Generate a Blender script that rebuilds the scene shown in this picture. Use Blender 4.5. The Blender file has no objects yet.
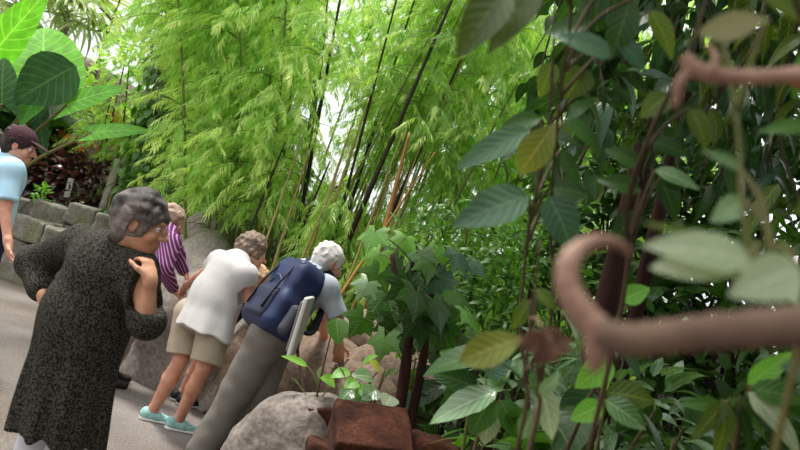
import bpy, math, random
import numpy as np
from mathutils import Vector, Matrix, noise as mnoise
random.seed(7); RNG = np.random.default_rng(7)
scene = bpy.context.scene
COL = scene.collection
# ------------------------------------------------------------------ camera
FPX = 778.0; ROLL = math.radians(17); PITCH = math.radians(2.2)
CAM = np.array([0.0, 0.0, 1.6])
_f = np.array([0, math.cos(PITCH), math.sin(PITCH)])
_u0 = np.array([0, -math.sin(PITCH), math.cos(PITCH)]); _r0 = np.array([1.0, 0, 0])
_c, _s = math.cos(ROLL), math.sin(ROLL)
CR = _c*_r0 + _s*_u0; CU = -_s*_r0 + _c*_u0; CF = _f
def P(px, py, d): return CAM + d*(CF + ((px-400)*CR + (225-py)*CU)/FPX)
def hor(px): return 140 + math.tan(ROLL)*(px-20) + 0.5
def G(px, d, z=0.0):
    p = P(px, hor(px), d); return np.array([p[0], p[1], z])
def soil_h(x, y):
    if y < 3.5: xb = 0.45 - (y-2.0)*0.57
    else: xb = -0.40 - 0.55*(y-3.5)
    if 3.9 < y < 7: xb += .55
    t = (x - xb - 0.1)/0.5; t = max(0, min(1, t)); t = t*t*(3-2*t)
    top = 0.5 if y < 4.6 else max(0.10, 0.5-(y-4.6)*0.3)
    if y > 6.6 and x < -1.2: t *= 0.0 if y > 7 else (7-y)/0.4
    return -0.04 + t*(top+0.04) + 0.03*t*math.sin(3.1*x+1.7*y)
def V(a): return np.array(a, float)
def nrm(v): v = np.asarray(v, float); return v/(np.linalg.norm(v)+1e-9)

cam = bpy.data.cameras.new('camera'); camo = bpy.data.objects.new('camera', cam); COL.objects.link(camo)
M = Matrix((CR, CU, -CF)).transposed().to_4x4(); M.translation = Vector(CAM); camo.matrix_world = M
cam.sensor_width = 36; cam.lens = FPX/800*36; cam.clip_start = 0.02; cam.clip_end = 200
cam.dof.use_dof = True; cam.dof.focus_distance = 5.0; cam.dof.aperture_fstop = 2.8
scene.camera = camo

# ------------------------------------------------------------------ objects
def link(name, me, mat=None, parent=None):
    o = bpy.data.objects.new(name, me); COL.objects.link(o)
    if mat is not None and me is not None: me.materials.append(mat)
    if parent is not None:
        o.parent = parent
    return o
def tag(o, label, cat=None, group=None, kind=None):
    if label: o['label'] = label
    if cat: o['category'] = cat
    if group: o['group'] = group
    if kind: o['kind'] = kind
    return o
def thing(name, label, cat, loc, group=None):
    o = bpy.data.objects.new(name, None); COL.objects.link(o); o.location = Vector(loc); o.empty_display_size = .1
    return tag(o, label, cat, group)
def mesh(name, verts, faces, smooth=True, rnd=None, luv=None):
    """verts (n,3); faces: list of int arrays each (m,k)"""
    me = bpy.data.meshes.new(name)
    verts = np.asarray(verts, np.float32)
    if not isinstance(faces, list): faces = [faces]
    faces = [np.asarray(f, np.int32) for f in faces if len(f)]
    me.vertices.add(len(verts)); me.vertices.foreach_set('co', verts.ravel())
    nl = sum(f.size for f in faces); nf = sum(len(f) for f in faces)
    me.loops.add(nl); me.loops.foreach_set('vertex_index', np.concatenate([f.ravel() for f in faces]))
    me.polygons.add(nf)
    tot = np.concatenate([np.full(len(f), f.shape[1], np.int32) for f in faces])
    st = np.concatenate([[0], np.cumsum(tot)[:-1]]).astype(np.int32)
    me.polygons.foreach_set('loop_start', st); me.polygons.foreach_set('loop_total', tot)
    me.polygons.foreach_set('use_smooth', np.full(nf, smooth))
    if rnd is not None:
        a = me.attributes.new('rnd', 'FLOAT', 'POINT'); a.data.foreach_set('value', np.asarray(rnd, np.float32))
    if luv is not None:
        a = me.attributes.new('luv', 'FLOAT_VECTOR', 'POINT')
        w = np.zeros((len(verts), 3), np.float32); w[:, :2] = luv; a.data.foreach_set('vector', w.ravel())
    me.update(calc_edges=True); me.validate()
    return me
def put(name, verts, faces, mat, parent=None, **k):
    verts = np.asarray(verts, float)
    if parent is not None: verts = verts - np.array(parent.location)
    return link(name, mesh(name, verts, faces, **k), mat, parent)
def put_top(name, verts, faces, mat, label, cat, group=None, **k):
    """single-mesh thing with its origin at its base"""
    verts = np.asarray(verts, float)
    loc = np.array([(verts[:, 0].min()+verts[:, 0].max())/2, (verts[:, 1].min()+verts[:, 1].max())/2, verts[:, 2].min()])
    o = link(name, mesh(name, verts-loc, faces, **k), mat); o.location = Vector(loc)
    return tag(o, label, cat, group)

# ------------------------------------------------------------------ geometry
class Geo:
    def __init__(s): s.v = []; s.f4 = []; s.f3 = []; s.n = 0; s.r = []; s.l = []
    def add(s, v, f, rnd=None, luv=None):
        v = np.asarray(v, float); f = np.asarray(f, int)
        s.v.append(v)
        (s.f4 if f.shape[1] == 4 else s.f3).append(f+s.n); s.n += len(v)
        s.r.append(np.full(len(v), random.random()) if rnd is None else np.broadcast_to(rnd, (len(v),)))
        s.l.append(np.zeros((len(v), 2)) if luv is None else luv)
        return s
    def out(s, name, mat, parent=None, smooth=True):
        fs = [np.concatenate(x) for x in (s.f4, s.f3) if x]
        return put(name, np.concatenate(s.v), fs, mat, parent, smooth=smooth, rnd=np.concatenate(s.r), luv=np.concatenate(s.l))
    def top(s, name, mat, label, cat, group=None, smooth=True):
        fs = [np.concatenate(x) for x in (s.f4, s.f3) if x]
        return put_top(name, np.concatenate(s.v), fs, mat, label, cat, group, smooth=smooth, rnd=np.concatenate(s.r), luv=np.concatenate(s.l))
def catmull(pts, n):
    pts = np.asarray(pts, float)
    if len(pts) < 3:
        t = np.linspace(0, 1, n)[:, None]; return pts[0]*(1-t)+pts[-1]*t
    p = np.vstack([2*pts[0]-pts[1], pts, 2*pts[-1]-pts[-2]]); m = len(pts)-1
    out = []
    for q in np.linspace(0, m, n):
        i = min(int(q), m-1); t = q-i; a, b, c, d = p[i:i+4]
        out.append(.5*((2*b)+(-a+c)*t+(2*a-5*b+4*c-d)*t*t+(-a+3*b-3*c+d)*t**3))
    return np.array(out)
def tube(pts, radii, seg=8, cap=True):
    pts = np.asarray(pts, float); n = len(pts); radii = np.broadcast_to(radii, (n,)).astype(float)
    T = np.gradient(pts, axis=0); T /= np.linalg.norm(T, axis=1)[:, None]+1e-9
    ref = np.array([0, 0, 1.0]) if abs(T[0][2]) < .9 else np.array([1.0, 0, 0])
    N = []; x = nrm(np.cross(T[0], ref))
    for i in range(n):
        x = nrm(x - T[i]*np.dot(x, T[i])); N.append(x)
    N = np.array(N); B = np.cross(T, N)
    a = np.linspace(0, 2*np.pi, seg, endpoint=False)
    v = pts[:, None]+radii[:, None, None]*(np.cos(a)[None, :, None]*N[:, None]+np.sin(a)[None, :, None]*B[:, None])
    v = v.reshape(-1, 3)
    i = np.arange(n-1)[:, None]*seg; j = np.arange(seg)[None]; j2 = (j+1) % seg
    f = np.stack([i+j, i+j2, i+seg+j2, i+seg+j], -1).reshape(-1, 4)
    if cap:
        v = np.vstack([v, pts[0], pts[-1]]); k = len(v)-2; e = (n-1)*seg
        jj = np.arange(0, seg, 2)
        f = np.vstack([f, np.stack([np.full(len(jj), k), (jj+2) % seg, (jj+1) % seg, jj], -1), np.stack([np.full(len(jj), k+1), e+jj, e+(jj+1) % seg, e+(jj+2) % seg], -1)]) if seg % 2 == 0 else f
    return v, f
def frame(direction, normal):
    y = nrm(direction); z = np.asarray(normal, float); z = nrm(z - y*np.dot(z, y)); x = np.cross(y, z)
    return np.stack([x, y, z], 1)        # columns
# leaves: local frame base at origin, +Y along, Z up
def leaf_geo(L=1., W=.3, n=8, shape='ovate', fold=.15, droop=.35, wave=0., thick=0):
    t = np.linspace(0, 1, n+1); cols = np.array([-1, -.5, 0, .5, 1.])
    if shape == 'ovate': w = np.sin(np.pi*np.clip(t, 0, 1)**.72)**.85
    elif shape == 'lance': w = np.sin(np.pi*t**.6)**1.0
    elif shape == 'obov': w = np.sin(np.pi*t**1.25)**.8
    elif shape == 'strap': w = np.minimum(1, t*8)*(1-t**3)
    elif shape == 'heart': w = np.sqrt(np.clip(1-(t*1.0)**1.6, 0, 1))*(.82+.25*np.sin(np.pi*t))
    w = np.maximum(w, .02)
    if wave: w = w*(1+wave*np.sin(t*n*2.1))
    ang = droop*(t-.0)*1.6; dt = 1/n
    yc = np.concatenate([[0], np.cumsum(np.cos((ang[1:]+ang[:-1])/2)*dt)])*L
    zc = -np.concatenate([[0], np.cumsum(np.sin((ang[1:]+ang[:-1])/2)*dt)])*L
    X = cols[None]*w[:, None]*W/2
    Y = np.broadcast_to(yc[:, None], X.shape).copy()
    if shape == 'heart': Y = Y - .28*L*np.abs(cols[None])**1.3*((1-t)**1.5)[:, None]
    Z = zc[:, None] + fold*np.abs(X)*(1 if fold > 0 else 1) + (wave*.35*W*np.sin(t*n*1.3)[:, None]*np.abs(cols)[None] if wave else 0)
    v = np.stack([X, Y, Z], -1).reshape(-1, 3)
    c = len(cols); i = np.arange(n)[:, None]*c; j = np.arange(c-1)[None]
    f = np.stack([i+j, i+j+1, i+c+j+1, i+c+j], -1).reshape(-1, 4)
    luv = np.stack([np.broadcast_to(t[:, None], X.shape), np.broadcast_to(cols[None], X.shape)], -1).reshape(-1, 2)
    return v, f, luv
def palmate_geo(L=1., lobes=7, spread=2.5, depth=.5, droop=.3, fold=.25):
    """fatsia-like hand-shaped leaf, petiole joint at origin"""
    per = 6; th = []; rr = []; vv = []
    A = np.linspace(-spread, spread, lobes)
    for k, a in enumerate(A):
        ln = 1-.33*(abs(a)/spread)**1.5
        for q in range(per):
            s = q/per*2-1        # -1..1 inside the lobe
            r = ln*(1-depth*abs(s)**1.0 - .12*(abs(s) > .3)*(abs(s) < .7))
            th.append(a+s*spread/(lobes-1)); rr.append(r); vv.append(s)
    th = np.array(th); rr = np.array(rr); vv = np.array(vv)
    rings = [.04, .3, .6, .85, 1.]
    v = []; luv = []
    for q in rings:
        r = rr*q if q > .7 else rr*q*.5+q*.5*(1-depth*.5)
        if q == 1.: r = rr
        x = np.sin(th)*r*L; y = np.cos(th)*r*L
        z = -droop*(r**2)*L*.6 - fold*np.abs(vv)*r*.16*L
        v.append(np.stack([x, y, z], -1)); luv.append(np.stack([r, vv], -1))
    v = np.concatenate(v); luv = np.concatenate(luv); m = len(th)
    i = np.arange(len(rings)-1)[:, None]*m; j = np.arange(m-1)[None]
    f = np.stack([i+j, i+m+j, i+m+j+1, i+j+1], -1).reshape(-1, 4)
    return v, f, luv
def stamp(g, tpl, pos, rots, scales, rnds=None):
    """tpl=(v,f,luv); pos (N,3); rots (N,3,3) columns = local axes"""
    v, f, l = tpl; pos = np.asarray(pos, float); rots = np.asarray(rots, float); N = len(pos)
    if N == 0: return
    sc = np.broadcast_to(np.asarray(scales, float), (N,))
    W = np.einsum('nij,vj->nvi', rots, v)*sc[:, None, None]+pos[:, None]
    F = (f[None]+np.arange(N)[:, None, None]*len(v)).reshape(-1, f.shape[1])
    r = RNG.random(N) if rnds is None else np.asarray(rnds)
    g.add(W.reshape(-1, 3), F, rnd=np.repeat(r, len(v)), luv=np.tile(l, (N, 1)))
def rots_from(dirs, norms):
    y = dirs/(np.linalg.norm(dirs, axis=1)[:, None]+1e-9)
    z = norms - y*np.sum(norms*y, 1)[:, None]; z /= np.linalg.norm(z, axis=1)[:, None]+1e-9
    x = np.cross(y, z); return np.stack([x, y, z], -1)

# ------------------------------------------------------------------ materials
def newmat(name):
    m = bpy.data.materials.new(name); m.use_nodes = True; nt = m.node_tree; nt.nodes.clear()
    return m, nt, nt.nodes, (lambda a, b: nt.links.new(a, b))
def rgba(c): return (c[0], c[1], c[2], 1)
def srgb(h):
    c = [int(h[i:i+2], 16)/255 for i in (0, 2, 4)]
    return tuple(x/12.92 if x <= .04045 else ((x+.055)/1.055)**2.4 for x in c)
def leafmat(name, ca, cb, trans=.35, tint=(1.0, 1.15, .45), rough=.38, vein=None, nv=7, spec=.5, veinw=.05):
    m, nt, N, L = newmat(name)
    out = N.new('ShaderNodeOutputMaterial'); pr = N.new('ShaderNodeBsdfPrincipled'); tr = N.new('ShaderNodeBsdfTranslucent'); mx = N.new('ShaderNodeMixShader')
    at = N.new('ShaderNodeAttribute'); at.attribute_name = 'rnd'
    rp = N.new('ShaderNodeMix'); rp.data_type = 'RGBA'; rp.inputs[6].default_value = rgba(ca); rp.inputs[7].default_value = rgba(cb); L(at.outputs['Fac'], rp.inputs[0])
    col = rp.outputs[2]
    tc = N.new('ShaderNodeTexCoord'); nz = N.new('ShaderNodeTexNoise'); nz.inputs['Scale'].default_value = 9; L(tc.outputs['Object'], nz.inputs['Vector'])
    mr = N.new('ShaderNodeMapRange'); mr.inputs[1].default_value = .3; mr.inputs[2].default_value = .7; mr.inputs[3].default_value = .8; mr.inputs[4].default_value = 1.2; L(nz.outputs['Fac'], mr.inputs[0])
    mu = N.new('ShaderNodeMix'); mu.data_type = 'RGBA'; mu.blend_type = 'MULTIPLY'; mu.inputs[0].default_value = 1; L(col, mu.inputs[6]); L(mr.outputs[0], mu.inputs[7]); col = mu.outputs[2]
    if vein:
        lu = N.new('ShaderNodeAttribute'); lu.attribute_name = 'luv'; sp = N.new('ShaderNodeSeparateXYZ'); L(lu.outputs['Vector'], sp.inputs[0])
        def mth(op, a, b=None, c=None):
            n = N.new('ShaderNodeMath'); n.operation = op
            for i, q in enumerate((a, b, c)):
                if q is None: continue
                if isinstance(q, (int, float)): n.inputs[i].default_value = q
                else: L(q, n.inputs[i])
            return n.outputs[0]
        av = mth('ABSOLUTE', sp.outputs[1])
        mid = mth('LESS_THAN', av, veinw)
        side = mth('FRACT', mth('MULTIPLY', mth('SUBTRACT', sp.outputs[0], mth('MULTIPLY', av, .28)), nv))
        sd = mth('LESS_THAN', mth('ABSOLUTE', mth('SUBTRACT', side, .5)), .07)
        fac = mth('MULTIPLY', mth('MAXIMUM', mid, mth('MULTIPLY', sd, .6)), .75)
        vm = N.new('ShaderNodeMix'); vm.data_type = 'RGBA'; L(fac, vm.inputs[0]); L(col, vm.inputs[6]); vm.inputs[7].default_value = rgba(vein); col = vm.outputs[2]
        bp = N.new('ShaderNodeBump'); bp.inputs['Strength'].default_value = .35; bp.inputs['Distance'].default_value = .004
        L(mth('ABSOLUTE', mth('SUBTRACT', side, .5)), bp.inputs['Height']); L(bp.outputs[0], pr.inputs['Normal'])
    L(col, pr.inputs['Base Color']); pr.inputs['Roughness'].default_value = rough; pr.inputs['Specular IOR Level'].default_value = spec
    tm = N.new('ShaderNodeMix'); tm.data_type = 'RGBA'; tm.blend_type = 'MULTIPLY'; tm.inputs[0].default_value = 1; L(col, tm.inputs[6]); tm.inputs[7].default_value = rgba([x*1.7 for x in tint]); L(tm.outputs[2], tr.inputs[0])
    mx.inputs[0].default_value = trans; L(pr.outputs[0], mx.inputs[1]); L(tr.outputs[0], mx.inputs[2]); L(mx.outputs[0], out.inputs[0])
    return m
def mat(name, ca, cb=None, scale=6., rough=.8, bump=0., bscale=None, detail=6., contrast=(.35, .65), stretch=(1, 1, 1), kind='noise', spec=.3, cc=None, cscale=1.5, sheen=0., rot=(0, 0, 0), wavedist=0., fine=0.):
    m, nt, N, L = newmat(name)
    out = N.new('ShaderNodeOutputMaterial'); pr = N.new('ShaderNodeBsdfPrincipled'); L(pr.outputs[0], out.inputs[0])
    pr.inputs['Roughness'].default_value = rough; pr.inputs['Specular IOR Level'].default_value = spec
    if sheen: pr.inputs['Sheen Weight'].default_value = sheen
    pr.inputs['Base Color'].default_value = rgba(ca)
    tc = N.new('ShaderNodeTexCoord'); mp = N.new('ShaderNodeMapping'); L(tc.outputs['Object'], mp.inputs[0]); mp.inputs['Scale'].default_value = stretch; mp.inputs['Rotation'].default_value = rot
    def tex(k, sc):
        if k == 'voronoi':
            n = N.new('ShaderNodeTexVoronoi'); n.inputs['Scale'].default_value = sc; L(mp.outputs[0], n.inputs[0]); return n.outputs['Distance']
        if k == 'wave':
            n = N.new('ShaderNodeTexWave'); n.inputs['Scale'].default_value = sc; n.inputs['Distortion'].default_value = wavedist; L(mp.outputs[0], n.inputs[0]); return n.outputs['Fac']
        n = N.new('ShaderNodeTexNoise'); n.inputs['Scale'].default_value = sc; n.inputs['Detail'].default_value = detail; L(mp.outputs[0], n.inputs['Vector']); return n.outputs['Fac']
    if cb is not None:
        f = tex(kind, scale)
        mr = N.new('ShaderNodeMapRange'); mr.inputs[1].default_value, mr.inputs[2].default_value = contrast; L(f, mr.inputs[0])
        mx = N.new('ShaderNodeMix'); mx.data_type = 'RGBA'; L(mr.outputs[0], mx.inputs[0]); mx.inputs[6].default_value = rgba(ca); mx.inputs[7].default_value = rgba(cb); col = mx.outputs[2]
        if cc is not None:
            g = tex('noise', cscale); m2 = N.new('ShaderNodeMapRange'); m2.inputs[1].default_value = .45; m2.inputs[2].default_value = .62; L(g, m2.inputs[0])
            mx2 = N.new('ShaderNodeMix'); mx2.data_type = 'RGBA'; L(m2.outputs[0], mx2.inputs[0]); L(col, mx2.inputs[6]); mx2.inputs[7].default_value = rgba(cc); col = mx2.outputs[2]
        if fine:
            g = tex('noise', fine); m2 = N.new('ShaderNodeMapRange'); m2.inputs[1].default_value = .3; m2.inputs[2].default_value = .7; m2.inputs[3].default_value = .65; m2.inputs[4].default_value = 1.3; L(g, m2.inputs[0])
            mx3 = N.new('ShaderNodeMix'); mx3.data_type = 'RGBA'; mx3.blend_type = 'MULTIPLY'; mx3.inputs[0].default_value = 1; L(col, mx3.inputs[6]); L(m2.outputs[0], mx3.inputs[7]); col = mx3.outputs[2]
        L(col, pr.inputs['Base Color'])
    if bump:
        h = tex('noise', bscale or scale*2)
        bp = N.new('ShaderNodeBump'); bp.inputs['Strength'].default_value = .8; bp.inputs['Distance'].default_value = bump; L(h, bp.inputs['Height']); L(bp.outputs[0], pr.inputs['Normal'])
    return m

# ------------------------------------------------------------------ SDF solids (one continuous surface per call)
def cone(a, b, ra, rb, w=None, s=1., k=.03, op=1): return ('c', V(a), V(b), ra, rb, None if w is None else nrm(w), s, k, op)
def ell(c, axes, radii, k=.03, op=1): return ('e', V(c), np.asarray(axes, float), V(radii), k, op)    # axes rows
def ball(c, r, k=.03, op=1): return cone(c, V(c)+[0, 0, 1e-4], r, r, k=k, op=op)
def box(c, axes, half, r, k=.02, op=1): return ('b', V(c), np.asarray(axes, float), V(half), r, k, op)
def sdf(prims, h, nz=None):
    lo = np.full(3, 1e9); hi = -lo; bbs = []
    for p in prims:
        if p[0] == 'c':
            m = max(p[3], p[4])*max(1, p[6]); a = np.minimum(p[1], p[2])-m; b = np.maximum(p[1], p[2])+m
        elif p[0] == 'e':
            e = np.sqrt(((p[2]*p[3][:, None])**2).sum(0)); a, b = p[1]-e, p[1]+e
        else:
            e = np.abs(p[2]*p[3][:, None]).sum(0)+p[4]; a, b = p[1]-e, p[1]+e
        bbs.append((a, b))
        if p[-1] > 0: lo = np.minimum(lo, a); hi = np.maximum(hi, b)
    lo = lo-4*h-.01; hi = hi+4*h+.01
    n = np.ceil((hi-lo)/h).astype(int)+1
    F = np.full(n, 1.0, np.float32)
    ax = [lo[i]+np.arange(n[i])*h for i in range(3)]
    for p, (a, b) in zip(prims, bbs):
        k = p[-2]; mg = k+3*h
        i0 = np.clip(np.floor((a-mg-lo)/h).astype(int), 0, n-1); i1 = np.clip(np.ceil((b+mg-lo)/h).astype(int)+1, 1, n)
        if np.any(i1 <= i0): continue
        sl = tuple(slice(i0[q], i1[q]) for q in range(3))
        X, Y, Z = np.meshgrid(*[ax[q][sl[q]].astype(np.float32) for q in range(3)], indexing='ij')
        if p[0] == 'c':
            A, B, ra, rb, w, s = p[1:7]; ba = B-A
            x, y, z = X-A[0], Y-A[1], Z-A[2]
            if w is not None and s != 1:
                q = (x*w[0]+y*w[1]+z*w[2])*(1-1/s); x = x-q*w[0]; y = y-q*w[1]; z = z-q*w[2]; ba = ba-w*np.dot(ba, w)*(1-1/s)
            t = np.clip((x*ba[0]+y*ba[1]+z*ba[2])/(ba@ba+1e-12), 0, 1)
            d = np.sqrt((x-t*ba[0])**2+(y-t*ba[1])**2+(z-t*ba[2])**2)-(ra+(rb-ra)*t)
        elif p[0] == 'e':
            c, R, r = p[1:4]; x, y, z = X-c[0], Y-c[1], Z-c[2]
            q = [(R[i][0]*x+R[i][1]*y+R[i][2]*z) for i in range(3)]
            k0 = np.sqrt(sum((q[i]/r[i])**2 for i in range(3))); k1 = np.sqrt(sum((q[i]/r[i]**2)**2 for i in range(3)))+1e-6
            d = k0*(k0-1)/k1; d = np.where(k0 < .05, -r.min(), d)
        else:
            c, R, hf, r = p[1:5]; x, y, z = X-c[0], Y-c[1], Z-c[2]
            q = [np.abs(R[i][0]*x+R[i][1]*y+R[i][2]*z)-hf[i] for i in range(3)]
            d = np.sqrt(sum(np.maximum(e, 0)**2 for e in q))+np.minimum(np.maximum.reduce(q), 0)-r
        O = F[sl]; k = max(k, 1e-4)
        if p[-1] > 0:
            hh = np.maximum(k-np.abs(O-d), 0)/k; F[sl] = np.minimum(O, d)-hh*hh*k*.25
        else:
            hh = np.maximum(k-np.abs(O+d), 0)/k; F[sl] = np.maximum(O, -d)+hh*hh*k*.25
    if nz is not None:
        near = np.abs(F) < .12; idx = np.argwhere(near); pts = lo+idx*h
        F[near] += nz(pts).astype(np.float32)
    F[0], F[-1], F[:, 0], F[:, -1], F[:, :, 0], F[:, :, -1] = 1, 1, 1, 1, 1, 1
    S = F < 0
    C = np.zeros(n-1, np.int8)
    for dx in (0, 1):
        for dy in (0, 1):
            for dz in (0, 1): C += S[dx:n[0]-1+dx, dy:n[1]-1+dy, dz:n[2]-1+dz]
    act = (C > 0) & (C < 8); idx = np.argwhere(act)
    num = np.full(n-1, -1, np.int32); num[act] = np.arange(len(idx))
    acc = np.zeros((len(idx), 3)); cnt = np.zeros(len(idx))
    cs = [(a, b, c) for a in (0, 1) for b in (0, 1) for c in (0, 1)]
    val = {c: F[idx[:, 0]+c[0], idx[:, 1]+c[1], idx[:, 2]+c[2]] for c in cs}
    for c in cs:
        for q in range(3):
            if c[q] == 0:
                e = list(c); e[q] = 1; a, b = val[c], val[tuple(e)]
                m = (a < 0) != (b < 0); t = np.where(m, a/(a-b+1e-12), 0)
                pp = np.tile(np.array(c, float), (len(idx), 1)); pp[:, q] += t
                acc[m] += pp[m]; cnt[m] += 1
    v = lo+(idx+acc/cnt[:, None])*h
    faces = []
    for q in range(3):
        a = [slice(1, -1)]*3; a[q] = slice(0, -1); b = [slice(1, -1)]*3; b[q] = slice(1, None)
        s0 = S[tuple(a)]; s1 = S[tuple(b)]
        e = np.argwhere(s0 != s1); off = np.ones(3, int); off[q] = 0; e = e+off
        inside = S[e[:, 0], e[:, 1], e[:, 2]]
        u, w = (q+1) % 3, (q+2) % 3
        def cell(du, dw):
            m = e.copy(); m[:, u] -= du; m[:, w] -= dw; return num[m[:, 0], m[:, 1], m[:, 2]]
        f = np.stack([cell(1, 1), cell(0, 1), cell(0, 0), cell(1, 0)], -1)
        f[~inside] = f[~inside][:, ::-1]; faces.append(f)
    f = np.concatenate(faces)
    return v, f
def sines(pts, freq, seed=0, oct=3):
    r = np.random.default_rng(seed); out = np.zeros(len(pts)); amp = 1.
    for o in range(oct):
        for q in range(4):
            k = r.normal(size=3); k /= np.linalg.norm(k); out += amp*np.sin(pts@k*freq+r.random()*6.28)/4
        freq *= 2.1; amp *= .5
    return out
# ------------------------------------------------------------------ people
UP = V([0, 0, 1])
SKIN = mat('skin', srgb('d9a48a'), srgb('c98a72'), scale=14, rough=.55, spec=.35, bump=.0006, bscale=160)
SKIN_TAN = mat('tanned_skin', srgb('d39e80'), srgb('c08a6c'), scale=14, rough=.5, spec=.4, bump=.0006, bscale=160)
EYEW = mat('eye_white', (.75, .73, .7), rough=.2); IRIS = mat('iris', (.03, .02, .015), rough=.2)
def ax3(F, U):
    F = nrm(F); U = nrm(U - F*np.dot(U, F)); R = np.cross(F, U); return F, U, R
def head_prims(c, F, U, s=1.):
    F, U, R = ax3(F, U); A = np.array([R, F, U]); q = []
    def at(r, f, u): return c+(R*r+F*f+U*u)*s
    q.append(ell(at(0, -.012, .025), A, V([.074, .094, .094])*s, .02))
    q.append(ell(at(0, .03, -.04), A, V([.060, .064, .078])*s, .03))
    q.append(ell(at(0, .062, -.092), A, V([.028, .026, .020])*s, .03))
    q.append(cone(at(.05, .0, -.055), at(.02, .06, -.092), .02*s, .018*s, k=.025))
    q.append(cone(at(-.05, .0, -.055), at(-.02, .06, -.092), .02*s, .018*s, k=.025))
    q.append(ell(at(0, .082, .027), A, V([.05, .014, .011])*s, .012))
    for sg in (1, -1):
        q.append(ball(at(sg*.032, .104, .004), .014*s, .012, -1))
        q.append(ell(at(sg*.042, .07, -.03), A, V([.02, .018, .018])*s, .02))
        q.append(ell(at(sg*.077, -.004, -.006), A, V([.011, .02, .032])*s, .006))
        q.append(ell(at(sg*.084, .002, -.006), A, V([.006, .010, .018])*s, .006, -1))
    q.append(cone(at(0, .088, .018), at(0, .116, -.026), .009*s, .013*s, k=.012))
    q.append(cone(at(-.014, .098, -.030), at(.014, .098, -.030), .008*s, .008*s, k=.008))
    q.append(ell(at(0, .094, -.057), A, V([.023, .008, .006])*s, .005)); q.append(ell(at(0, .092, -.070), A, V([.020, .009, .006])*s, .005))
    return q
def eyes(c, F, U, s, parent):
    F, U, R = ax3(F, U)
    for sg in (1, -1):
        e = c+(R*sg*.032+F*.080+U*.004)*s
        v, f = sdf([ball(e, .0125*s)], .0035); eo = put('eye', v, f, EYEW, parent)
        i = e+F*.0095*s; v, f = sdf([ball(i, .005*s)], .0025); put('iris', v-e+e, f, IRIS, parent)
def hair(c, F, U, s, m, parent, seed, h=.006, lump=.011, n=150, nape=.05, vol=.0, bald=False, name='hair'):
    F, U, R = ax3(F, U); A = np.array([R, F, U]); r = np.random.default_rng(seed); q = []
    def at(a, f, u): return c+(R*a+F*f+U*u)*s
    q.append(ell(at(0, -.016, .032), A, V([.084+vol, .104+vol, .100+vol])*s, .01))
    q.append(ell(at(0, -.055, -.03), A, V([.066+vol, .055+vol, .05+nape])*s, .03))
    for i in range(n):
        d = r.normal(size=3); d /= np.linalg.norm(d)
        if d[2] < -.75: continue
        p = at(d[0]*(.083+vol), -.02+d[1]*(.102+vol), .03+d[2]*(.098+vol))
        q.append(ball(p, lump*s*r.uniform(.6, 1.15), .018))
    q.append(ell(at(0, .125, -.045), A, V([.088, .10, .10])*s, .012, -1))
    q.append(ell(at(0, .03, -.13), A, V([.12, .06, .07])*s, .01, -1))
    for sg in (1, -1): q.append(ell(at(sg*.088, .005, -.022), A, V([.02, .026, .036])*s, .006, -1))
    v, f = sdf(q, h, lambda p: .0035*s*sines(p, 75, seed, 3)+.003*s*sines(p, 38, seed+5, 2)); return put(name, v, f, m, parent)
def hand(wr, d, pn, curl=.5, s=1., thumb=1, k=.006):
    """d: wrist->knuckles, pn: direction the palm faces; fingers close towards pn"""
    d = nrm(d); pn = nrm(pn-d*np.dot(pn, d)); side = np.cross(d, pn)*thumb; q = []
    A = np.array([d, side, pn])
    q.append(cone(wr-d*.02*s, wr+d*.03*s, .024*s, .026*s, side, 1.25, k=.02))
    q.append(ell(wr+d*.048*s, A, V([.052, .042, .017])*s, .015))
    for off, ln, rr in ((.031, .070, .0088), (.0105, .079, .0092), (-.0105, .073, .0088), (-.030, .057, .0078)):
        p = wr+(d*.085+side*off)*s; dd = d+side*off*1.5
        for j, fr in enumerate((.45, .32, .23)):
            a = curl*(.75+.3*j); dd = nrm(nrm(dd)*math.cos(a)+pn*math.sin(a)); pn2 = pn
            e = p+dd*ln*fr*s; q.append(cone(p, e, rr*(1-.08*j)*s, rr*(.93-.08*j)*s, k=k)); p = e
    p = wr+(d*.022+side*.03)*s; dd = nrm(d*.75+side*.75+pn*.25)
    for j, l in enumerate((.042, .034, .026)):
        e = p+dd*l*s; q.append(cone(p, e, (.0125-.0015*j)*s, (.011-.0015*j)*s, k=k+.004)); p = e; dd = nrm(dd+d*.35-side*.25+pn*curl*.35)
    return q
def halfbox(pt, n, size=.2):
    """removes what lies beyond pt along n"""
    n = nrm(n); t = np.cross(n, [.3, .9, .2]); t = nrm(t); b = np.cross(n, t)
    return box(pt+n*size, np.array([n, t, b]), V([size, size, size]), 0.0, k=.006, op=-1)
def shoe(an, toe, m, parent, sole=None, s=1., hgt=.06, name='shoe'):
    an = V([an[0], an[1], 0]); d = nrm(V([toe[0], toe[1], 0])); L = np.cross(UP, d)
    heel = an-d*.05*s+UP*.04*s; tp = an+d*.165*s+UP*.028*s
    q = [cone(heel, tp, .042*s, .03*s, L, 1.15, k=.02), cone(heel+UP*.025*s, an+d*.05*s+UP*.045*s, .038*s, .036*s, k=.03),
         box(an+d*.05*s-UP*.1, np.array([d, L, UP]), V([.3, .2, .1]), 0, k=.004, op=-1)]
    v, f = sdf(q, .005); o = put(name, v, f, m, parent)
    if sole is not None:
        q = [cone(heel-UP*.03*s, tp-UP*.02*s, .044*s, .034*s, L, 1.15, k=.02),
             box(an+d*.05*s-UP*.1, np.array([d, L, UP]), V([.3, .2, .1]), 0, k=.004, op=-1),
             box(an+d*.05*s+UP*.122, np.array([d, L, UP]), V([.3, .2, .1]), 0, k=.004, op=-1)]
        v, f = sdf(q, .005); so = put('sole', v, f, sole, parent); so.parent = o
    return o
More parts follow.
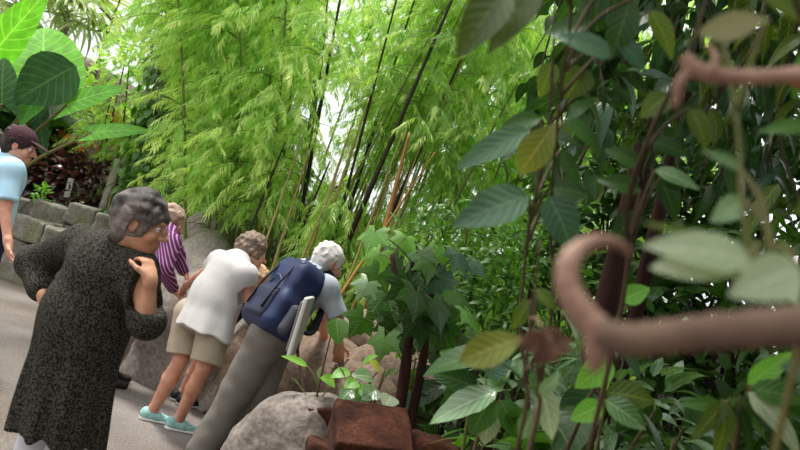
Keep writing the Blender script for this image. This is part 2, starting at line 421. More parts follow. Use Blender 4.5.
def body_prims(J, head, HF, HU, hs=1., s=1., hands=(None, None), feet=True):
    F, U, R = ax3(HF, HU); q = []
    nk = J['neck']; lat = nrm(J['shR']-J['shL']); pel = (J['hipL']+J['hipR'])/2; ch = nk*.72+pel*.28
    q += [cone(ch, pel, .095*s, .09*s, lat, 1.35, k=.06), cone(J['shL'], J['shR'], .05*s, .05*s, k=.06), cone(nk, ch, .055*s, .09*s, lat, 1.3, k=.06)]
    q += [cone(nk, head-(U*.06+F*.028)*hs, .056*s, .05*hs, k=.03)]
    for S in 'LR':
        q += [cone(J['sh'+S], J['el'+S], .046*s, .037*s, k=.03), cone(J['el'+S], J['wr'+S], .038*s, .026*s, k=.012)]
        if 'kn'+S in J:
            q += [cone(J['hip'+S], J['kn'+S], .082*s, .054*s, k=.05), cone(J['kn'+S], J['kn'+S]*.6+J['an'+S]*.4, .052*s, .056*s, k=.02), cone(J['kn'+S]*.6+J['an'+S]*.4, J['an'+S], .055*s, .036*s, k=.02)]
            q += [cone(J['an'+S], J['an'+S]-UP*.02, .036*s, .034*s, k=.02)]
    q += head_prims(head, HF, HU, hs)
    for h in hands:
        if h is not None: q += h
    return q
def folds(c, axis, n, amp, z0=None, seed=0):
    """cloth folds running along `axis` around the line through c"""
    axis = nrm(axis); t = nrm(np.cross(axis, [0.3, 1, 0.1])); b = np.cross(axis, t)
    def fn(p):
        d = p-c; th = np.arctan2(d@b, d@t); h = d@axis
        g = np.clip(-h/.4, 0, 1) if z0 is not None else 1.
        return amp*g*(np.sin(n*th+1.3*np.sin(h*5+seed))+.6*np.sin((n*1.7)*th+2+seed+h*4)) + .25*amp*sines(p, 22, seed)
    return fn
def crumple(amp, freq, seed=0):
    return lambda p: amp*sines(p, freq, seed)
def P3(t): return P(*t)
def joints(**k): return {a: P(*b) for a, b in k.items()}
def base_of(J): return V([(J['anL'][0]+J['anR'][0])/2, (J['anL'][1]+J['anR'][1])/2, 0])
def report(n, J, head):
    d = lambda a, b: round(float(np.linalg.norm(J[a]-J[b])), 2)
    print(n, 'arm', [d('sh'+s, 'el'+s) for s in 'LR'], [d('el'+s, 'wr'+s) for s in 'LR'], 'sh', d('shL', 'shR'), 'torso', d('neck', 'hipR'), 'thigh', [d('hip'+s, 'kn'+s) for s in 'LR'], 'calf', [d('kn'+s, 'an'+s) for s in 'LR'], 'anz', round(J['anL'][2], 2), round(J['anR'][2], 2), 'head z', round(head[2], 2), 'hipz', round(J['hipL'][2], 2))
def img(dx, dy, dz): return CR*dx-CU*dy+CF*dz      # picture-aligned direction (dy down)

GREYHAIR = mat('grey_hair', srgb('241f1c'), srgb('857b75'), scale=7, rough=.6, contrast=(.36, .66), bump=.004, bscale=60, fine=70)
WHITEHAIR = mat('white_hair', srgb('e9e4e0'), srgb('cfc6c0'), scale=20, rough=.6, bump=.003, bscale=80)
BROWNHAIR = mat('brown_grey_hair', srgb('6a5648'), srgb('8d7a6c'), scale=20, rough=.6, bump=.003, bscale=80, fine=80)
DARKHAIR = mat('dark_hair', srgb('1d1614'), srgb('2c211d'), scale=20, rough=.55, bump=.003, bscale=80)
SANDHAIR = mat('sandy_hair', srgb('b39a86'), srgb('8f7664'), scale=20, rough=.6, bump=.003, bscale=80)
BLONDHAIR = mat('blond_hair', srgb('dcb894'), srgb('c79b74'), scale=20, rough=.6, bump=.003, bscale=80)

def woman_tunic():
    J = joints(neck=(118, 251, 3.28), shL=(80, 243, 3.42), shR=(138, 271, 3.18), elL=(34, 263, 3.56), elR=(147, 321, 3.10), wrL=(44, 298, 3.40), wrR=(150, 279, 3.06),
               hipL=(60, 345, 3.42), hipR=(92, 355, 3.26), knL=(38, 448, 3.42), knR=(66, 455, 3.28))
    for s, (x, y) in dict(L=(14, 535), R=(40, 541)).items():
        d = 3.4 if s == 'L' else 3.27; p = P(x, y, d); p[2] = .085; J['an'+s] = p
    hd = P(141, 224, 3.2); HF = img(.95, .36, .0); HU = img(.1, -1, .05)
    report('W1', J, hd)
    root = thing('person', 'grey-haired person in long speckled charcoal tunic and white trousers, hand on hip', 'person', base_of(J))
    fw = nrm(np.cross(UP, J['shR']-J['shL']))
    hr = hand(J['wrR'], img(-.2, -1, .3), img(-.75, -.1, .55), curl=1.05, s=.82, thumb=1)
    hl = hand(J['wrL'], img(.35, 1, -.15), img(.6, -.1, .5), curl=.25, s=.95, thumb=-1)
    v, f = sdf(body_prims(J, hd, HF, HU, 1.02, .95, (hr, hl)), .0055); put('body', v, f, SKIN_TAN, root)
    eyes(hd, HF, HU, 1.02, root)
    hair(hd, HF, HU, 1.0, GREYHAIR, root, 3, .0055, .012, 330, nape=.03, vol=.004)
    lat = nrm(J['shR']-J['shL']); top = J['neck']; wa = P(86, 318, 3.31); hem = P(56, 436, 3.34)
    q = [cone(J['shL']*.93+J['shR']*.07, J['shR']*.95+J['shL']*.05, .078, .078, k=.08), cone(top*.72+wa*.28, wa, .150, .158, lat, 1.18, k=.1), cone(wa, hem, .155, .195, lat, 1.24, k=.1)]
    q += [cone(top-UP*.02, top*.7+wa*.3, .07, .14, k=.07)]
    q += [cone(J['shL'], J['elL'], .078, .076, k=.05), cone(J['elL'], J['elL']*.28+J['wrL']*.72, .075, .062, k=.04)]
    q += [cone(J['shR'], J['elR'], .078, .074, k=.05), cone(J['elR'], J['elR']*.82+J['wrR']*.18, .070, .058, k=.03), halfbox(J['elR']*.78+J['wrR']*.22, J['wrR']-J['elR'], .08)]
    q += [halfbox(P(56, 432, 3.34), -UP, .5)]
    q += [cone(top+nrm(hd-top)*.03, hd, .062, .08, k=.01, op=-1)]
    v, f = sdf(q, .007, folds(wa, UP, 7, .010, z0=1, seed=2))
    TUN = mat('speckled_knit', srgb('1b1a17'), srgb('4d4a43'), scale=125, rough=.9, bump=.004, bscale=60, contrast=(.44, .58), detail=3, spec=.1)
    put('tunic', v, f, TUN, root)
    q = []
    for s in 'LR': q += [cone(J['hip'+s], J['kn'+s], .10, .085, k=.03), cone(J['kn'+s], J['an'+s]+UP*.02, .085, .085, k=.03)]
    v, f = sdf(q, .009, crumple(.006, 14, 4)); put('trousers', v, f, mat('white_cotton', srgb('dfe0e6'), srgb('cfd0d8'), scale=5, rough=.85), root)
    sm = mat('beige_leather', srgb('8a7a6a'), rough=.6)
    for s in 'LR': shoe(J['an'+s], fw, sm, root)
    # spectacles
    F, U, R = ax3(HF, HU); g = Geo()
    for sg in (1, -1):
        c = hd+R*sg*.033+F*.112+U*.002; a = np.linspace(0, 2*np.pi, 15)
        g.add(*tube([c+R*math.cos(t)*.024+U*math.sin(t)*.018 for t in a], .0014, 6))
        g.add(*tube([c+R*sg*.024+U*.004, hd+R*sg*.079+F*.09+U*.006, hd+R*sg*.083+F*.0+U*.01], .0013, 6))
    g.add(*tube([hd+R*.009+F*.114, hd-R*.009+F*.114], .0013, 6)); g.out('glasses', mat('wire_frame', (.1, .09, .08), rough=.3), root)

def man_cap():
    J = joints(neck=(11, 158, 5.45), shL=(4, 160, 5.62), shR=(12, 170, 5.28), elL=(0, 205, 5.75), elR=(5, 212, 5.2), wrL=(-2, 236, 5.7), wrR=(8, 243, 5.15),
               hipL=(-12, 228, 5.5), hipR=(-8, 233, 5.32), knL=(-26, 290, 5.5), knR=(-22, 294, 5.3))
    for s, (x, d) in dict(L=(-44, 5.5), R=(-40, 5.25)).items():
        p = P(x, 350, d); p[2] = .085; J['an'+s] = p
    hd = P(20, 146, 5.42); HF = img(.9, .38, .12); HU = img(.22, -1, .05)
    report('M1', J, hd)
    root = thing('person', 'person in pale blue short-sleeved shirt and dark maroon cap at left edge', 'person', base_of(J))
    hr = hand(J['wrR'], img(.15, 1, -.02), img(.9, 0, .3), .45, 1.0, 1)
    v, f = sdf(body_prims(J, hd, HF, HU, 1.04, 1.02, (hr, hand(J['wrL'], img(.3, 1, 0), img(-.5, 0, -.6), .5, 1., -1))), .0065); put('body', v, f, SKIN, root)
    eyes(hd, HF, HU, 1.04, root)
    hair(hd, HF, HU, 1.04, DARKHAIR, root, 5, .007, .012, 60, nape=.02)
    F, U, R = ax3(HF, HU); A = np.array([R, F, U]); c = hd
    q = [ell(c+U*.045-F*.012, A, V([.092, .112, .098]), .02), ell(c-U*.09, A, V([.2, .2, .118]), .006, -1)]
    v, f = sdf(q, .006); CAP = mat('maroon_cloth', srgb('3a2228'), srgb('4a2d33'), scale=30, rough=.85); capo = put('cap', v, f, CAP, root)
    q = [ell(c+U*.05+F*.115, np.array([R, nrm(F-U*.25), nrm(U+F*.25)]), V([.075, .085, .009]), .01)]
    v, f = sdf(q, .005); b = put('brim', v, f, CAP, root); b.parent = capo
    lat = nrm(J['shR']-J['shL']); top = J['neck']; pel = (J['hipL']+J['hipR'])/2
    q = [cone(J['shL'], J['shR'], .075, .075, k=.08), cone(top*.7+pel*.3, pel, .125, .125, lat, 1.35, k=.1), cone(top, top*.7+pel*.3, .065, .12, lat, 1.2, k=.06)]
    for s in 'LR':
        e = J['sh'+s]*.25+J['el'+s]*.75; q += [cone(J['sh'+s], e, .072, .078, k=.04), halfbox(e, J['el'+s]-J['sh'+s], .09)]
    q += [cone(top+nrm(hd-top)*.02, hd, .058, .07, k=.008, op=-1)]
    v, f = sdf(q, .008, crumple(.007, 15, 3)); put('shirt', v, f, mat('pale_blue_cotton', srgb('b9dcec'), srgb('a9d2e6'), scale=4, rough=.85), root)
    q = [cone(top+UP*.01+lat*.06, top+UP*.01-lat*.06, .022, .022, k=.01)]; v, f = sdf(q, .006); put('collar', v, f, bpy.data.materials['pale_blue_cotton'], root)
    q = [cone(J['hipL'], J['hipR'], .125, .125, k=.05)]
    for s in 'LR': q += [cone(J['hip'+s], J['kn'+s], .105, .082, k=.04), cone(J['kn'+s], J['an'+s]+UP*.0, .082, .075, k=.03)]
    v, f = sdf(q, .009, crumple(.007, 13, 6)); put('trousers', v, f, mat('navy_cotton', srgb('161f38'), srgb('1e2a4a'), scale=6, rough=.85), root)
    for s in 'LR': shoe(J['an'+s], img(1, .3, .2), DARKHAIR, root)

def man_edge():
    J = joints(neck=(-18, 158, 6.3), shL=(-24, 160, 6.5), shR=(-16, 172, 6.15), elL=(-25, 205, 6.6), elR=(-22, 208, 6.1), wrL=(-10, 225, 6.5), wrR=(-10, 230, 6.0),
               hipL=(-42, 222, 6.4), hipR=(-38, 227, 6.2), knL=(-55, 275, 6.4), knR=(-50, 278, 6.2))
    for s, (x, d) in dict(L=(-70, 6.4), R=(-66, 6.15)).items():
        p = P(x, 330, d); p[2] = .085; J['an'+s] = p
    hd = P(-7, 145, 6.25); HF = img(.9, .35, .2); HU = img(.25, -1, 0)
    root = thing('person', 'grey-haired person half out of frame behind the pale blue shirt', 'person', base_of(J))
    v, f = sdf(body_prims(J, hd, HF, HU, 1.02, 1., (hand(J['wrL'], img(.6, .7, 0), img(-.3, 0, -.6), .5, 1., -1), hand(J['wrR'], img(.6, .7, 0), img(.3, 0, .6), .5, 1., 1))), .008); put('body', v, f, SKIN, root)
    eyes(hd, HF, HU, 1.02, root); hair(hd, HF, HU, 1.03, GREYHAIR, root, 8, .008, .014, 80)
    lat = nrm(J['shR']-J['shL']); top = J['neck']; pel = (J['hipL']+J['hipR'])/2
    q = [cone(J['shL'], J['shR'], .07, .07, k=.08), cone(top*.7+pel*.3, pel, .12, .12, lat, 1.35, k=.1), cone(top, top*.7+pel*.3, .06, .12, lat, 1.2, k=.06)]
    for s in 'LR': q += [cone(J['sh'+s], J['el'+s], .07, .062, k=.04), cone(J['el'+s], J['wr'+s], .06, .045, k=.03)]
    v, f = sdf(q, .009, crumple(.007, 15, 3)); put('shirt', v, f, mat('soft_blue_cotton', srgb('aebccd'), rough=.85), root)
    q = [cone(J['hipL'], J['hipR'], .12, .12, k=.05)]
    for s in 'LR': q += [cone(J['hip'+s], J['kn'+s], .1, .08, k=.04), cone(J['kn'+s], J['an'+s], .08, .072, k=.03)]
    v, f = sdf(q, .01, crumple(.007, 13, 6)); put('trousers', v, f, bpy.data.materials['navy_cotton'], root)
    for s in 'LR': shoe(J['an'+s], img(1, .3, .2), DARKHAIR, root)

def person_plaid():
    J = joints(neck=(166, 231, 6.0), shL=(162, 231, 6.2), shR=(170, 243, 5.85), elL=(176, 254, 6.3), elR=(163, 268, 5.75), wrL=(184, 272, 6.35), wrR=(174, 289, 6.0),
               hipL=(131, 284, 6.15), hipR=(135, 291, 5.95), knL=(124, 328, 6.15), knR=(126, 333, 5.95))
    for s, (x, d) in dict(L=(108, 6.15), R=(106, 5.95)).items():
        p = P(x, 370, d); p[2] = .085; J['an'+s] = p
    hd = P(171, 221, 6.1); HF = img(.8, .62, .3); HU = img(.62, -.8, .1)
    report('P4', J, hd)
    root = thing('person', 'person in purple striped shirt bending over the rock behind the tunic wearer', 'person', base_of(J))
    v, f = sdf(body_prims(J, hd, HF, HU, .98, .95, (hand(J['wrL'], img(.5, .8, .2), img(-.3, .6, 0), .4, .9, -1), hand(J['wrR'], img(.5, .8, .2), img(-.3, .6, 0), .4, .9, 1))), .0075); put('body', v, f, SKIN, root)
    eyes(hd, HF, HU, .98, root); hair(hd, HF, HU, 1.0, SANDHAIR, root, 12, .007, .010, 90)
    lat = nrm(J['shR']-J['shL']); top = J['neck']; pel = (J['hipL']+J['hipR'])/2
    q = [cone(J['shL'], J['shR'], .075, .075, k=.08), cone(top*.7+pel*.3, pel, .145, .135, lat, 1.3, k=.1), cone(top, top*.7+pel*.3, .07, .13, lat, 1.2, k=.06)]
    for s in 'LR': q += [cone(J['sh'+s], J['el'+s], .085, .075, k=.04), cone(J['el'+s], J['el'+s]*.1+J['wr'+s]*.9, .064, .048, k=.03)]
    PL = mat('purple_striped_cotton', srgb('5a2350'), srgb('b58ab4'), scale=14, rough=.85, kind='wave', contrast=(.62, .9), rot=(.3, .55, .2), wavedist=1.2)
    v, f = sdf(q, .008, crumple(.008, 16, 9)); put('shirt', v, f, PL, root)
    q = [cone(J['hipL'], J['hipR'], .12, .12, k=.05)]
    for s in 'LR': q += [cone(J['hip'+s], J['kn'+s], .1, .08, k=.04), cone(J['kn'+s], J['an'+s], .08, .072, k=.03)]
    v, f = sdf(q, .01, crumple(.007, 13, 6)); put('trousers', v, f, mat('stone_cotton', srgb('8d857b'), rough=.9), root)
    for s in 'LR': shoe(J['an'+s], img(1, .3, .4), DARKHAIR, root)

def woman_shorts():
    J = joints(neck=(239, 259, 5.42), shL=(219, 262, 5.52), shR=(246, 275, 5.26), elL=(200, 276, 5.72), elR=(249, 300, 5.30), wrL=(187, 285, 5.95), wrR=(262, 318, 5.45),
               hipL=(190, 314, 5.42), hipR=(216, 324, 5.26), knL=(181, 359, 5.36), knR=(204, 367, 5.20))
    for s, (x, y, d) in dict(L=(154, 408, 5.42), R=(180, 416, 5.38)).items():
        p = P(x, y, d); p[2] = .085; J['an'+s] = p
    hd = P(252, 252, 5.50); HF = img(.85, .5, .5); HU = img(.35, -.9, .3)
    report('W2', J, hd)
    root = thing('person', 'person in white sleeveless top, khaki shorts and pale aqua canvas shoes leaning forward', 'person', base_of(J))
    hl = hand(J['wrL'], img(-.5, .5, .6), img(.3, .9, .1), .3, .95, -1); hr = hand(J['wrR'], img(.6, .6, .5), img(0, .8, .1), .4, .95, 1)
    v, f = sdf(body_prims(J, hd, HF, HU, .98, .98, (hl, hr)), .006); put('body', v, f, SKIN, root)
    eyes(hd, HF, HU, .98, root); hair(hd, HF, HU, 1.03, BROWNHAIR, root, 21, .006, .010, 130, nape=.02, vol=.004)
    lat = nrm(J['shR']-J['shL']); top = J['neck']; pel = (J['hipL']+J['hipR'])/2
    hm = P(204, 334, 5.30)
    q = [cone(J['shL'], J['shR'], .08, .08, k=.08), cone(top*.72+pel*.28, top*.4+pel*.6, .125, .14, lat, 1.22, k=.1), cone(top*.4+pel*.6, hm-nrm(top-hm)*.1, .15, .204, lat, 1.30, k=.1), cone(top, top*.7+pel*.3, .07, .12, lat, 1.2, k=.06)]
    for s in 'LR':
        e = J['sh'+s]*.62+J['el'+s]*.38; q += [cone(J['sh'+s], e, .072, .07, k=.04), halfbox(e, J['el'+s]-J['sh'+s], .07)]
    ax = nrm(top-hm); q += [halfbox(hm, -ax, .35), cone(top+nrm(hd-top)*.03, hd, .056, .07, k=.008, op=-1)]
    v, f = sdf(q, .007, folds(top*.4+pel*.6, ax, 6, .009, z0=1, seed=1)); put('top', v, f, mat('white_knit', srgb('c8c5c2'), srgb('bcb9b6'), scale=3, rough=.9), root)
    q = [cone(J['hipL'], J['hipR'], .105, .105, k=.05)]
    for s in 'LR':
        e = J['hip'+s]*.12+J['kn'+s]*.88; q += [cone(J['hip'+s], e, .112, .108, k=.025)]
    for s in 'LR':
        e = J['hip'+s]*.10+J['kn'+s]*.90; q += [halfbox(e, J['kn'+s]-J['hip'+s], .105)]
    v, f = sdf(q, .006, crumple(.006, 16, 5)); put('shorts', v, f, mat('khaki_cotton', srgb('b3a692'), srgb('a0937f'), scale=5, rough=.9), root)
    aq = mat('aqua_canvas', srgb('a9cfcb'), srgb('7fb3b3'), scale=40, rough=.85); so = mat('white_rubber', srgb('e4e4de'), rough=.6)
    for s in 'LR': shoe(J['an'+s], img(1, .2, .35), aq, root, so, .86)

def child():
    J = joints(neck=(247, 294, 5.98), shL=(240, 287, 6.08), shR=(250, 296, 5.9), elL=(246, 308, 6.2), elR=(248, 318, 5.85), wrL=(258, 318, 6.25), wrR=(258, 330, 5.95),
               hipL=(210, 330, 6.14), hipR=(216, 334, 6.0), knL=(197, 362, 6.14), knR=(201, 366, 6.0))
    for s, (x, y, d) in dict(L=(181, 394, 6.14), R=(187, 398, 6.06)).items():
        p = P(x, y, d); p[2] = .075; J['an'+s] = p
    hd = P(257, 279, 5.96); HF = img(.8, .5, .4); HU = img(.4, -.9, .2)
    report('C1', J, hd)
    root = thing('person', 'small blond child between the white top and the navy backpack', 'person', base_of(J))
    v, f = sdf(body_prims(J, hd, HF, HU, .86, .68, (hand(J['wrL'], img(.5, .6, .4), img(0, .8, 0), .4, .68, -1), hand(J['wrR'], img(.5, .6, .4), img(0, .8, 0), .4, .68, 1))), .0065); put('body', v, f, SKIN, root)
    eyes(hd, HF, HU, .86, root); hair(hd, HF, HU, .88, BLONDHAIR, root, 31, .006, .012, 80)
    lat = nrm(J['shR']-J['shL']); top = J['neck']; pel = (J['hipL']+J['hipR'])/2
    q = [cone(J['shL'], J['shR'], .052, .052, k=.05), cone(top*.7+pel*.3, pel, .085, .09, lat, 1.25, k=.07), cone(top, top*.7+pel*.3, .045, .08, k=.05)]
    for s in 'LR':
        e = J['sh'+s]*.3+J['el'+s]*.7; q += [cone(J['sh'+s], e, .05, .05, k=.03), halfbox(e, J['el'+s]-J['sh'+s], .06)]
    v, f = sdf(q, .007, crumple(.005, 18, 3)); put('shirt', v, f, mat('dark_cotton', srgb('23252c'), rough=.9), root)
    q = [cone(J['hipL'], J['hipR'], .085, .085, k=.05)]
    for s in 'LR': q += [cone(J['hip'+s], J['kn'+s]*.7+J['hip'+s]*.3, .075, .075, k=.03)]
    v, f = sdf(q, .007, crumple(.005, 18, 4)); put('shorts', v, f, mat('black_cotton', srgb('191a1e'), rough=.9), root)
    bk = mat('black_shoe', srgb('1a1a1c'), rough=.5); wt = mat('pale_sole', srgb('b8b8b8'), rough=.7)
    for s in 'LR': shoe(J['an'+s], img(1, .3, .45), bk, root, wt, .8)

def man_backpack():
    J = joints(neck=(315, 272, 5.10), shL=(304, 271, 5.24), shR=(326, 288, 4.98), elL=(322, 306, 5.40), elR=(338, 319, 5.00), wrL=(324, 338, 5.5), wrR=(339, 345, 5.18),
               knL=(262, 388, 4.98), knR=(236, 392, 4.86))
    J['hipL'], J['hipR'] = P(281, 330, 5.04), P(268, 336, 4.86)
    for s, (x, y, d) in dict(L=(224, 446, 4.98), R=(203, 447, 4.84)).items():
        p = P(x, y, d); p[2] = .085; J['an'+s] = p
    hd = P(328, 263, 5.16); HF = img(.72, .52, .55); HU = img(.5, -.85, .25)
    report('M3', J, hd)
    root = thing('person', 'white-haired person in pale grey shirt and loose grey trousers wearing the navy backpack', 'person', base_of(J))
    hr = hand(J['wrR'], img(-.05, .9, .25), img(-.3, .2, .9), .45, 1., 1); hl = hand(J['wrL'], img(.3, .8, .4), img(0, .5, .8), .4, 1., -1)
    v, f = sdf(body_prims(J, hd, HF, HU, 1.03, 1.0, (hr, hl)), .006); put('body', v, f, SKIN, root)
    eyes(hd, HF, HU, 1.03, root); hair(hd, HF, HU, 1.04, WHITEHAIR, root, 41, .006, .007, 60, nape=.015)
    lat = nrm(J['shR']-J['shL']); top = J['neck']; pel = (J['hipL']+J['hipR'])/2
    q = [cone(J['shL'], J['shR'], .075, .075, k=.08), cone(top*.7+pel*.3, pel, .125, .12, lat, 1.25, k=.1), cone(top, top*.7+pel*.3, .065, .12, lat, 1.2, k=.06)]
    for s in 'LR':
        e = J['sh'+s]*.1+J['el'+s]*.9; q += [cone(J['sh'+s], e, .072, .07, k=.04), halfbox(e, J['el'+s]-J['sh'+s], .09)]
    q += [cone(top+nrm(hd-top)*.03, hd, .056, .07, k=.008, op=-1)]
    v, f = sdf(q, .007, crumple(.007, 16, 3)); put('shirt', v, f, mat('pale_grey_cotton', srgb('b7bcc6'), srgb('a4abb6'), scale=4, rough=.88), root)
    q = [cone(top+nrm(hd-top)*.015+lat*.05, top+nrm(hd-top)*.015-lat*.05, .026, .026, k=.01)]; v, f = sdf(q, .006); put('collar', v, f, bpy.data.materials['pale_grey_cotton'], root)
    q = [cone(J['hipL'], J['hipR'], .135, .135, k=.06), cone(pel, pel*.7+top*.3, .13, .12, lat, 1.2, k=.05)]
    for s in 'LR': q += [cone(J['hip'+s], J['kn'+s], .12, .098, k=.03), cone(J['kn'+s], J['an'+s]+UP*.0, .098, .095, k=.03)]
    v, f = sdf(q, .007, crumple(.014, 13, 8)); put('trousers', v, f, mat('grey_twill', srgb('7d7871'), srgb('6c6760'), scale=6, rough=.9), root)
    for s in 'LR': shoe(J['an'+s], img(1, .2, .4), DARKHAIR, root)
    # backpack
    mid = P(286, 296, 4.98); F = nrm(np.cross(UP, lat)); U = nrm(top-pel); Fb = nrm(F-U*np.dot(F, U)); R = np.cross(Fb, U)
    c = (top*.60+pel*.40)-Fb*.175-U*.085+img(.085, .03, 0); A = np.array([R, Fb, U])
    bp = thing('backpack', 'navy blue rucksack with black straps on the back of the white-haired person', 'backpack', c-U*.27)
    NAVY = mat('navy_nylon', srgb('16224a'), srgb('1c2c58'), scale=8, rough=.5, bump=.004, bscale=18, spec=.5); BLK = mat('black_webbing', srgb('14151b'), srgb('1c1e26'), scale=30, rough=.7)
    q = [box(c-U*.02, A, V([.10, .05, .17]), .065, .05), box(c+U*.15+Fb*.0, A, V([.09, .045, .04]), .06, .06), box(c-U*.12, A, V([.125, .06, .06]), .06, .05)]
    v, f = sdf(q, .006, crumple(.010, 13, 2)); put('main_compartment', v, f, NAVY, bp)
    q = [box(c-Fb*.100-U*.11, A, V([.085, .02, .075]), .035, .03)]; v, f = sdf(q, .006, crumple(.008, 15, 5)); put('front_pocket', v, f, mat('dark_navy_nylon', srgb('131a33'), srgb('1a2342'), scale=8, rough=.5, spec=.5), bp)
    q = [box(c+U*.185-Fb*.02, A, V([.10, .055, .012]), .04, .03)]; v, f = sdf(q, .006, crumple(.008, 16, 7)); put('lid', v, f, NAVY, bp)
    for sg, sh in ((1, J['shR']), (-1, J['shL'])):
        n = sh*.72+top*.28
        pts = [c+U*.19+Fb*.05+R*sg*.07, n+U*.085-Fb*.03, n+Fb*.085+U*.03, n+Fb*.10-U*.12, c+Fb*.18-U*.12+R*sg*.19, c-U*.16+Fb*.03+R*sg*.17]
        p = catmull(pts, 28); g = Geo(); vv, ff = tube(p, .013, 8); g.add(vv, ff)
        vv2, ff2 = tube(p+R*.018, .013, 8); vv3, ff3 = tube(p-R*.018, .013, 8); g.add(vv2, ff2); g.add(vv3, ff3); g.out('shoulder_strap', BLK, bp)
    g = Geo(); g.add(*tube(catmull([c+U*.22+Fb*.06+R*.03, c+U*.275+Fb*.05, c+U*.22+Fb*.06-R*.03], 10), .008, 6)); g.out('haul_loop', BLK, bp)
    for sg in (1, -1):
        g = Geo(); g.add(*tube([c+R*sg*.09-Fb*.12+U*.16, c+R*sg*.10-Fb*.15+U*.02, c+R*sg*.095-Fb*.16-U*.16], .007, 6)); g.out('compression_strap', BLK, bp)
    g = Geo(); g.add(*tube(catmull([c+R*.13-Fb*.10-U*.02, c-Fb*.135+U*.085, c-R*.13-Fb*.10-U*.02], 14), .004, 6)); g.out('zip', mat('grey_zip', srgb('5a6a8a'), rough=.4), bp)
    q = [cone(c+R*.195-U*.20, c+R*.19-U*.07, .04, .035, k=.01)]; v, f = sdf(q, .006); put('side_pocket', v, f, mat('grey_mesh', srgb('4a4d55'), rough=.9), bp)

woman_tunic(); man_cap(); man_edge(); person_plaid(); woman_shorts(); child(); man_backpack()
# ------------------------------------------------------------------ setting
def grid(X, Y, zf):
    n, m = X.shape; Z = np.array([[zf(X[i, j], Y[i, j]) for j in range(m)] for i in range(n)])
    i = np.arange(n-1)[:, None]*m; j = np.arange(m-1)[None]
    return np.stack([X, Y, Z], -1).reshape(-1, 3), np.stack([i+j, i+m+j, i+m+j+1, i+j+1], -1).reshape(-1, 4)
g0 = np.meshgrid(np.linspace(-16, 3, 60), np.linspace(-4, 12, 60), indexing='ij')
v, f = grid(*g0, lambda x, y: .005*math.sin(1.1*x)*math.cos(.9*y))
PATH = mat('worn_concrete', srgb('857d79'), srgb('726a65'), scale=1.3, rough=.7, bump=.004, bscale=40, cc=srgb('6a6058'), cscale=.8, fine=60)
tag(put('path', v, f, PATH), 'grey-brown concrete garden path', 'path', kind='structure')
SOIL = mat('dark_soil', srgb('2c2119'), srgb('40342a'), scale=9, rough=.95, bump=.03, bscale=25, cc=srgb('4d4330'), cscale=3)
g1 = np.meshgrid(np.linspace(-4, 9, 90), np.linspace(-2, 13, 100), indexing='ij')
v, f = grid(*g1, soil_h)
tag(put('planting_bed', v, f, SOIL), 'dark soil of the planting bed', 'soil', kind='structure')
ROCKW = mat('rock_wall_stone', srgb('8d807a'), srgb('5f544e'), scale=1.6, rough=.9, bump=.05, bscale=7, cc=srgb('a08d86'), cscale=.9, fine=22)
ROCKD = mat('dark_wall_stone', srgb('4a4540'), srgb('2c2926'), scale=1.6, rough=.95, bump=.05, bscale=7, cc=srgb('3c4230'), cscale=.9, fine=22)
def rockwall(name, a, b, h, amp, seed, label, wm=None):
    a = V(a); b = V(b); L = np.linalg.norm(b-a); n = int(L/.16); m = int(h/.16); t = (b-a)/L; nn = V([t[1], -t[0], 0])
    vs = []
    for i in range(n+1):
        for j in range(m+1):
            p = a+t*L*i/n+UP3*h*j/m; q = Vector(p*.9)+Vector((seed, 0, 0))
            d = mnoise.noise(q)*.5+mnoise.noise(q*2.3)*.3+mnoise.noise(q*5)*.13
            top = (j/m)**2*mnoise.noise(Vector((p[0]*.7+seed, p[1]*.7, 0)))*.5
            vs.append(p+nn*(d*amp-(j/m)*.25)+UP3*top)
    i = np.arange(n)[:, None]*(m+1); j = np.arange(m)[None]
    f = np.stack([i+j, i+m+1+j, i+m+2+j, i+j+1], -1).reshape(-1, 4)
    o = put(name, np.array(vs), f, wm or ROCKW); mo = o.modifiers.new('s', 'SOLIDIFY'); mo.thickness = .5; mo.offset = -1
    return tag(o, label, 'rock wall', kind='structure')
UP3 = V([0, 0, 1.])
rockwall('wall_left', (-13, 11.2, 0), (-3.6, 12.6, 0), 3.1, .6, 3, 'rough grey-pink rock wall at the back left')
rockwall('wall_back', (-3.8, 12.6, 0), (9, 12.9, 0), 1.9, .5, 9, 'low dark rock wall behind the bamboo', ROCKD)

rockwall('blocker_wall_front', (9, -4.5, 0), (-14, -4.5, 0), 4.6, .5, 13, 'unseen tall dark wall added behind the viewer to block light', ROCKD)  # out of view, added to cut frontal fill light
rockwall('blocker_wall_right', (7.5, 13, 0), (7.5, -4.6, 0), 4.2, .5, 17, 'unseen dark wall added on the right to block light', ROCKD)  # out of view, added to darken light from the side
# ------------------------------------------------------------------ rocks
ROCK = mat('grey_boulder', srgb('968b84'), srgb('70665f'), scale=3.5, rough=.88, bump=.02, bscale=14, cc=srgb('a59a93'), cscale=1.6, fine=38)
ROCKB = mat('brown_boulder', srgb('8b7767'), srgb('6a584b'), scale=3.5, rough=.85, bump=.02, bscale=14, cc=srgb('9a8777'), cscale=1.6, fine=38)
STONE = mat('cut_stone', srgb('8b857f'), srgb('6d6761'), scale=4, rough=.9, bump=.01, bscale=18, fine=40, cc=srgb('75765f'), cscale=2)
LAVA = mat('red_lava_stone', srgb('41241a'), srgb('603828'), scale=9, rough=.95, bump=.02, bscale=28, cc=srgb('33190f'), cscale=6, fine=60)
def rocknoise(amp, fr, seed): return lambda p: amp*sines(p, fr, seed, 5)
def sdf_top(name, q, h, m, label, cat, group=None, nz=None):
    v, f = sdf(q, h, nz); return put_top(name, v, f, m, label, cat, group)
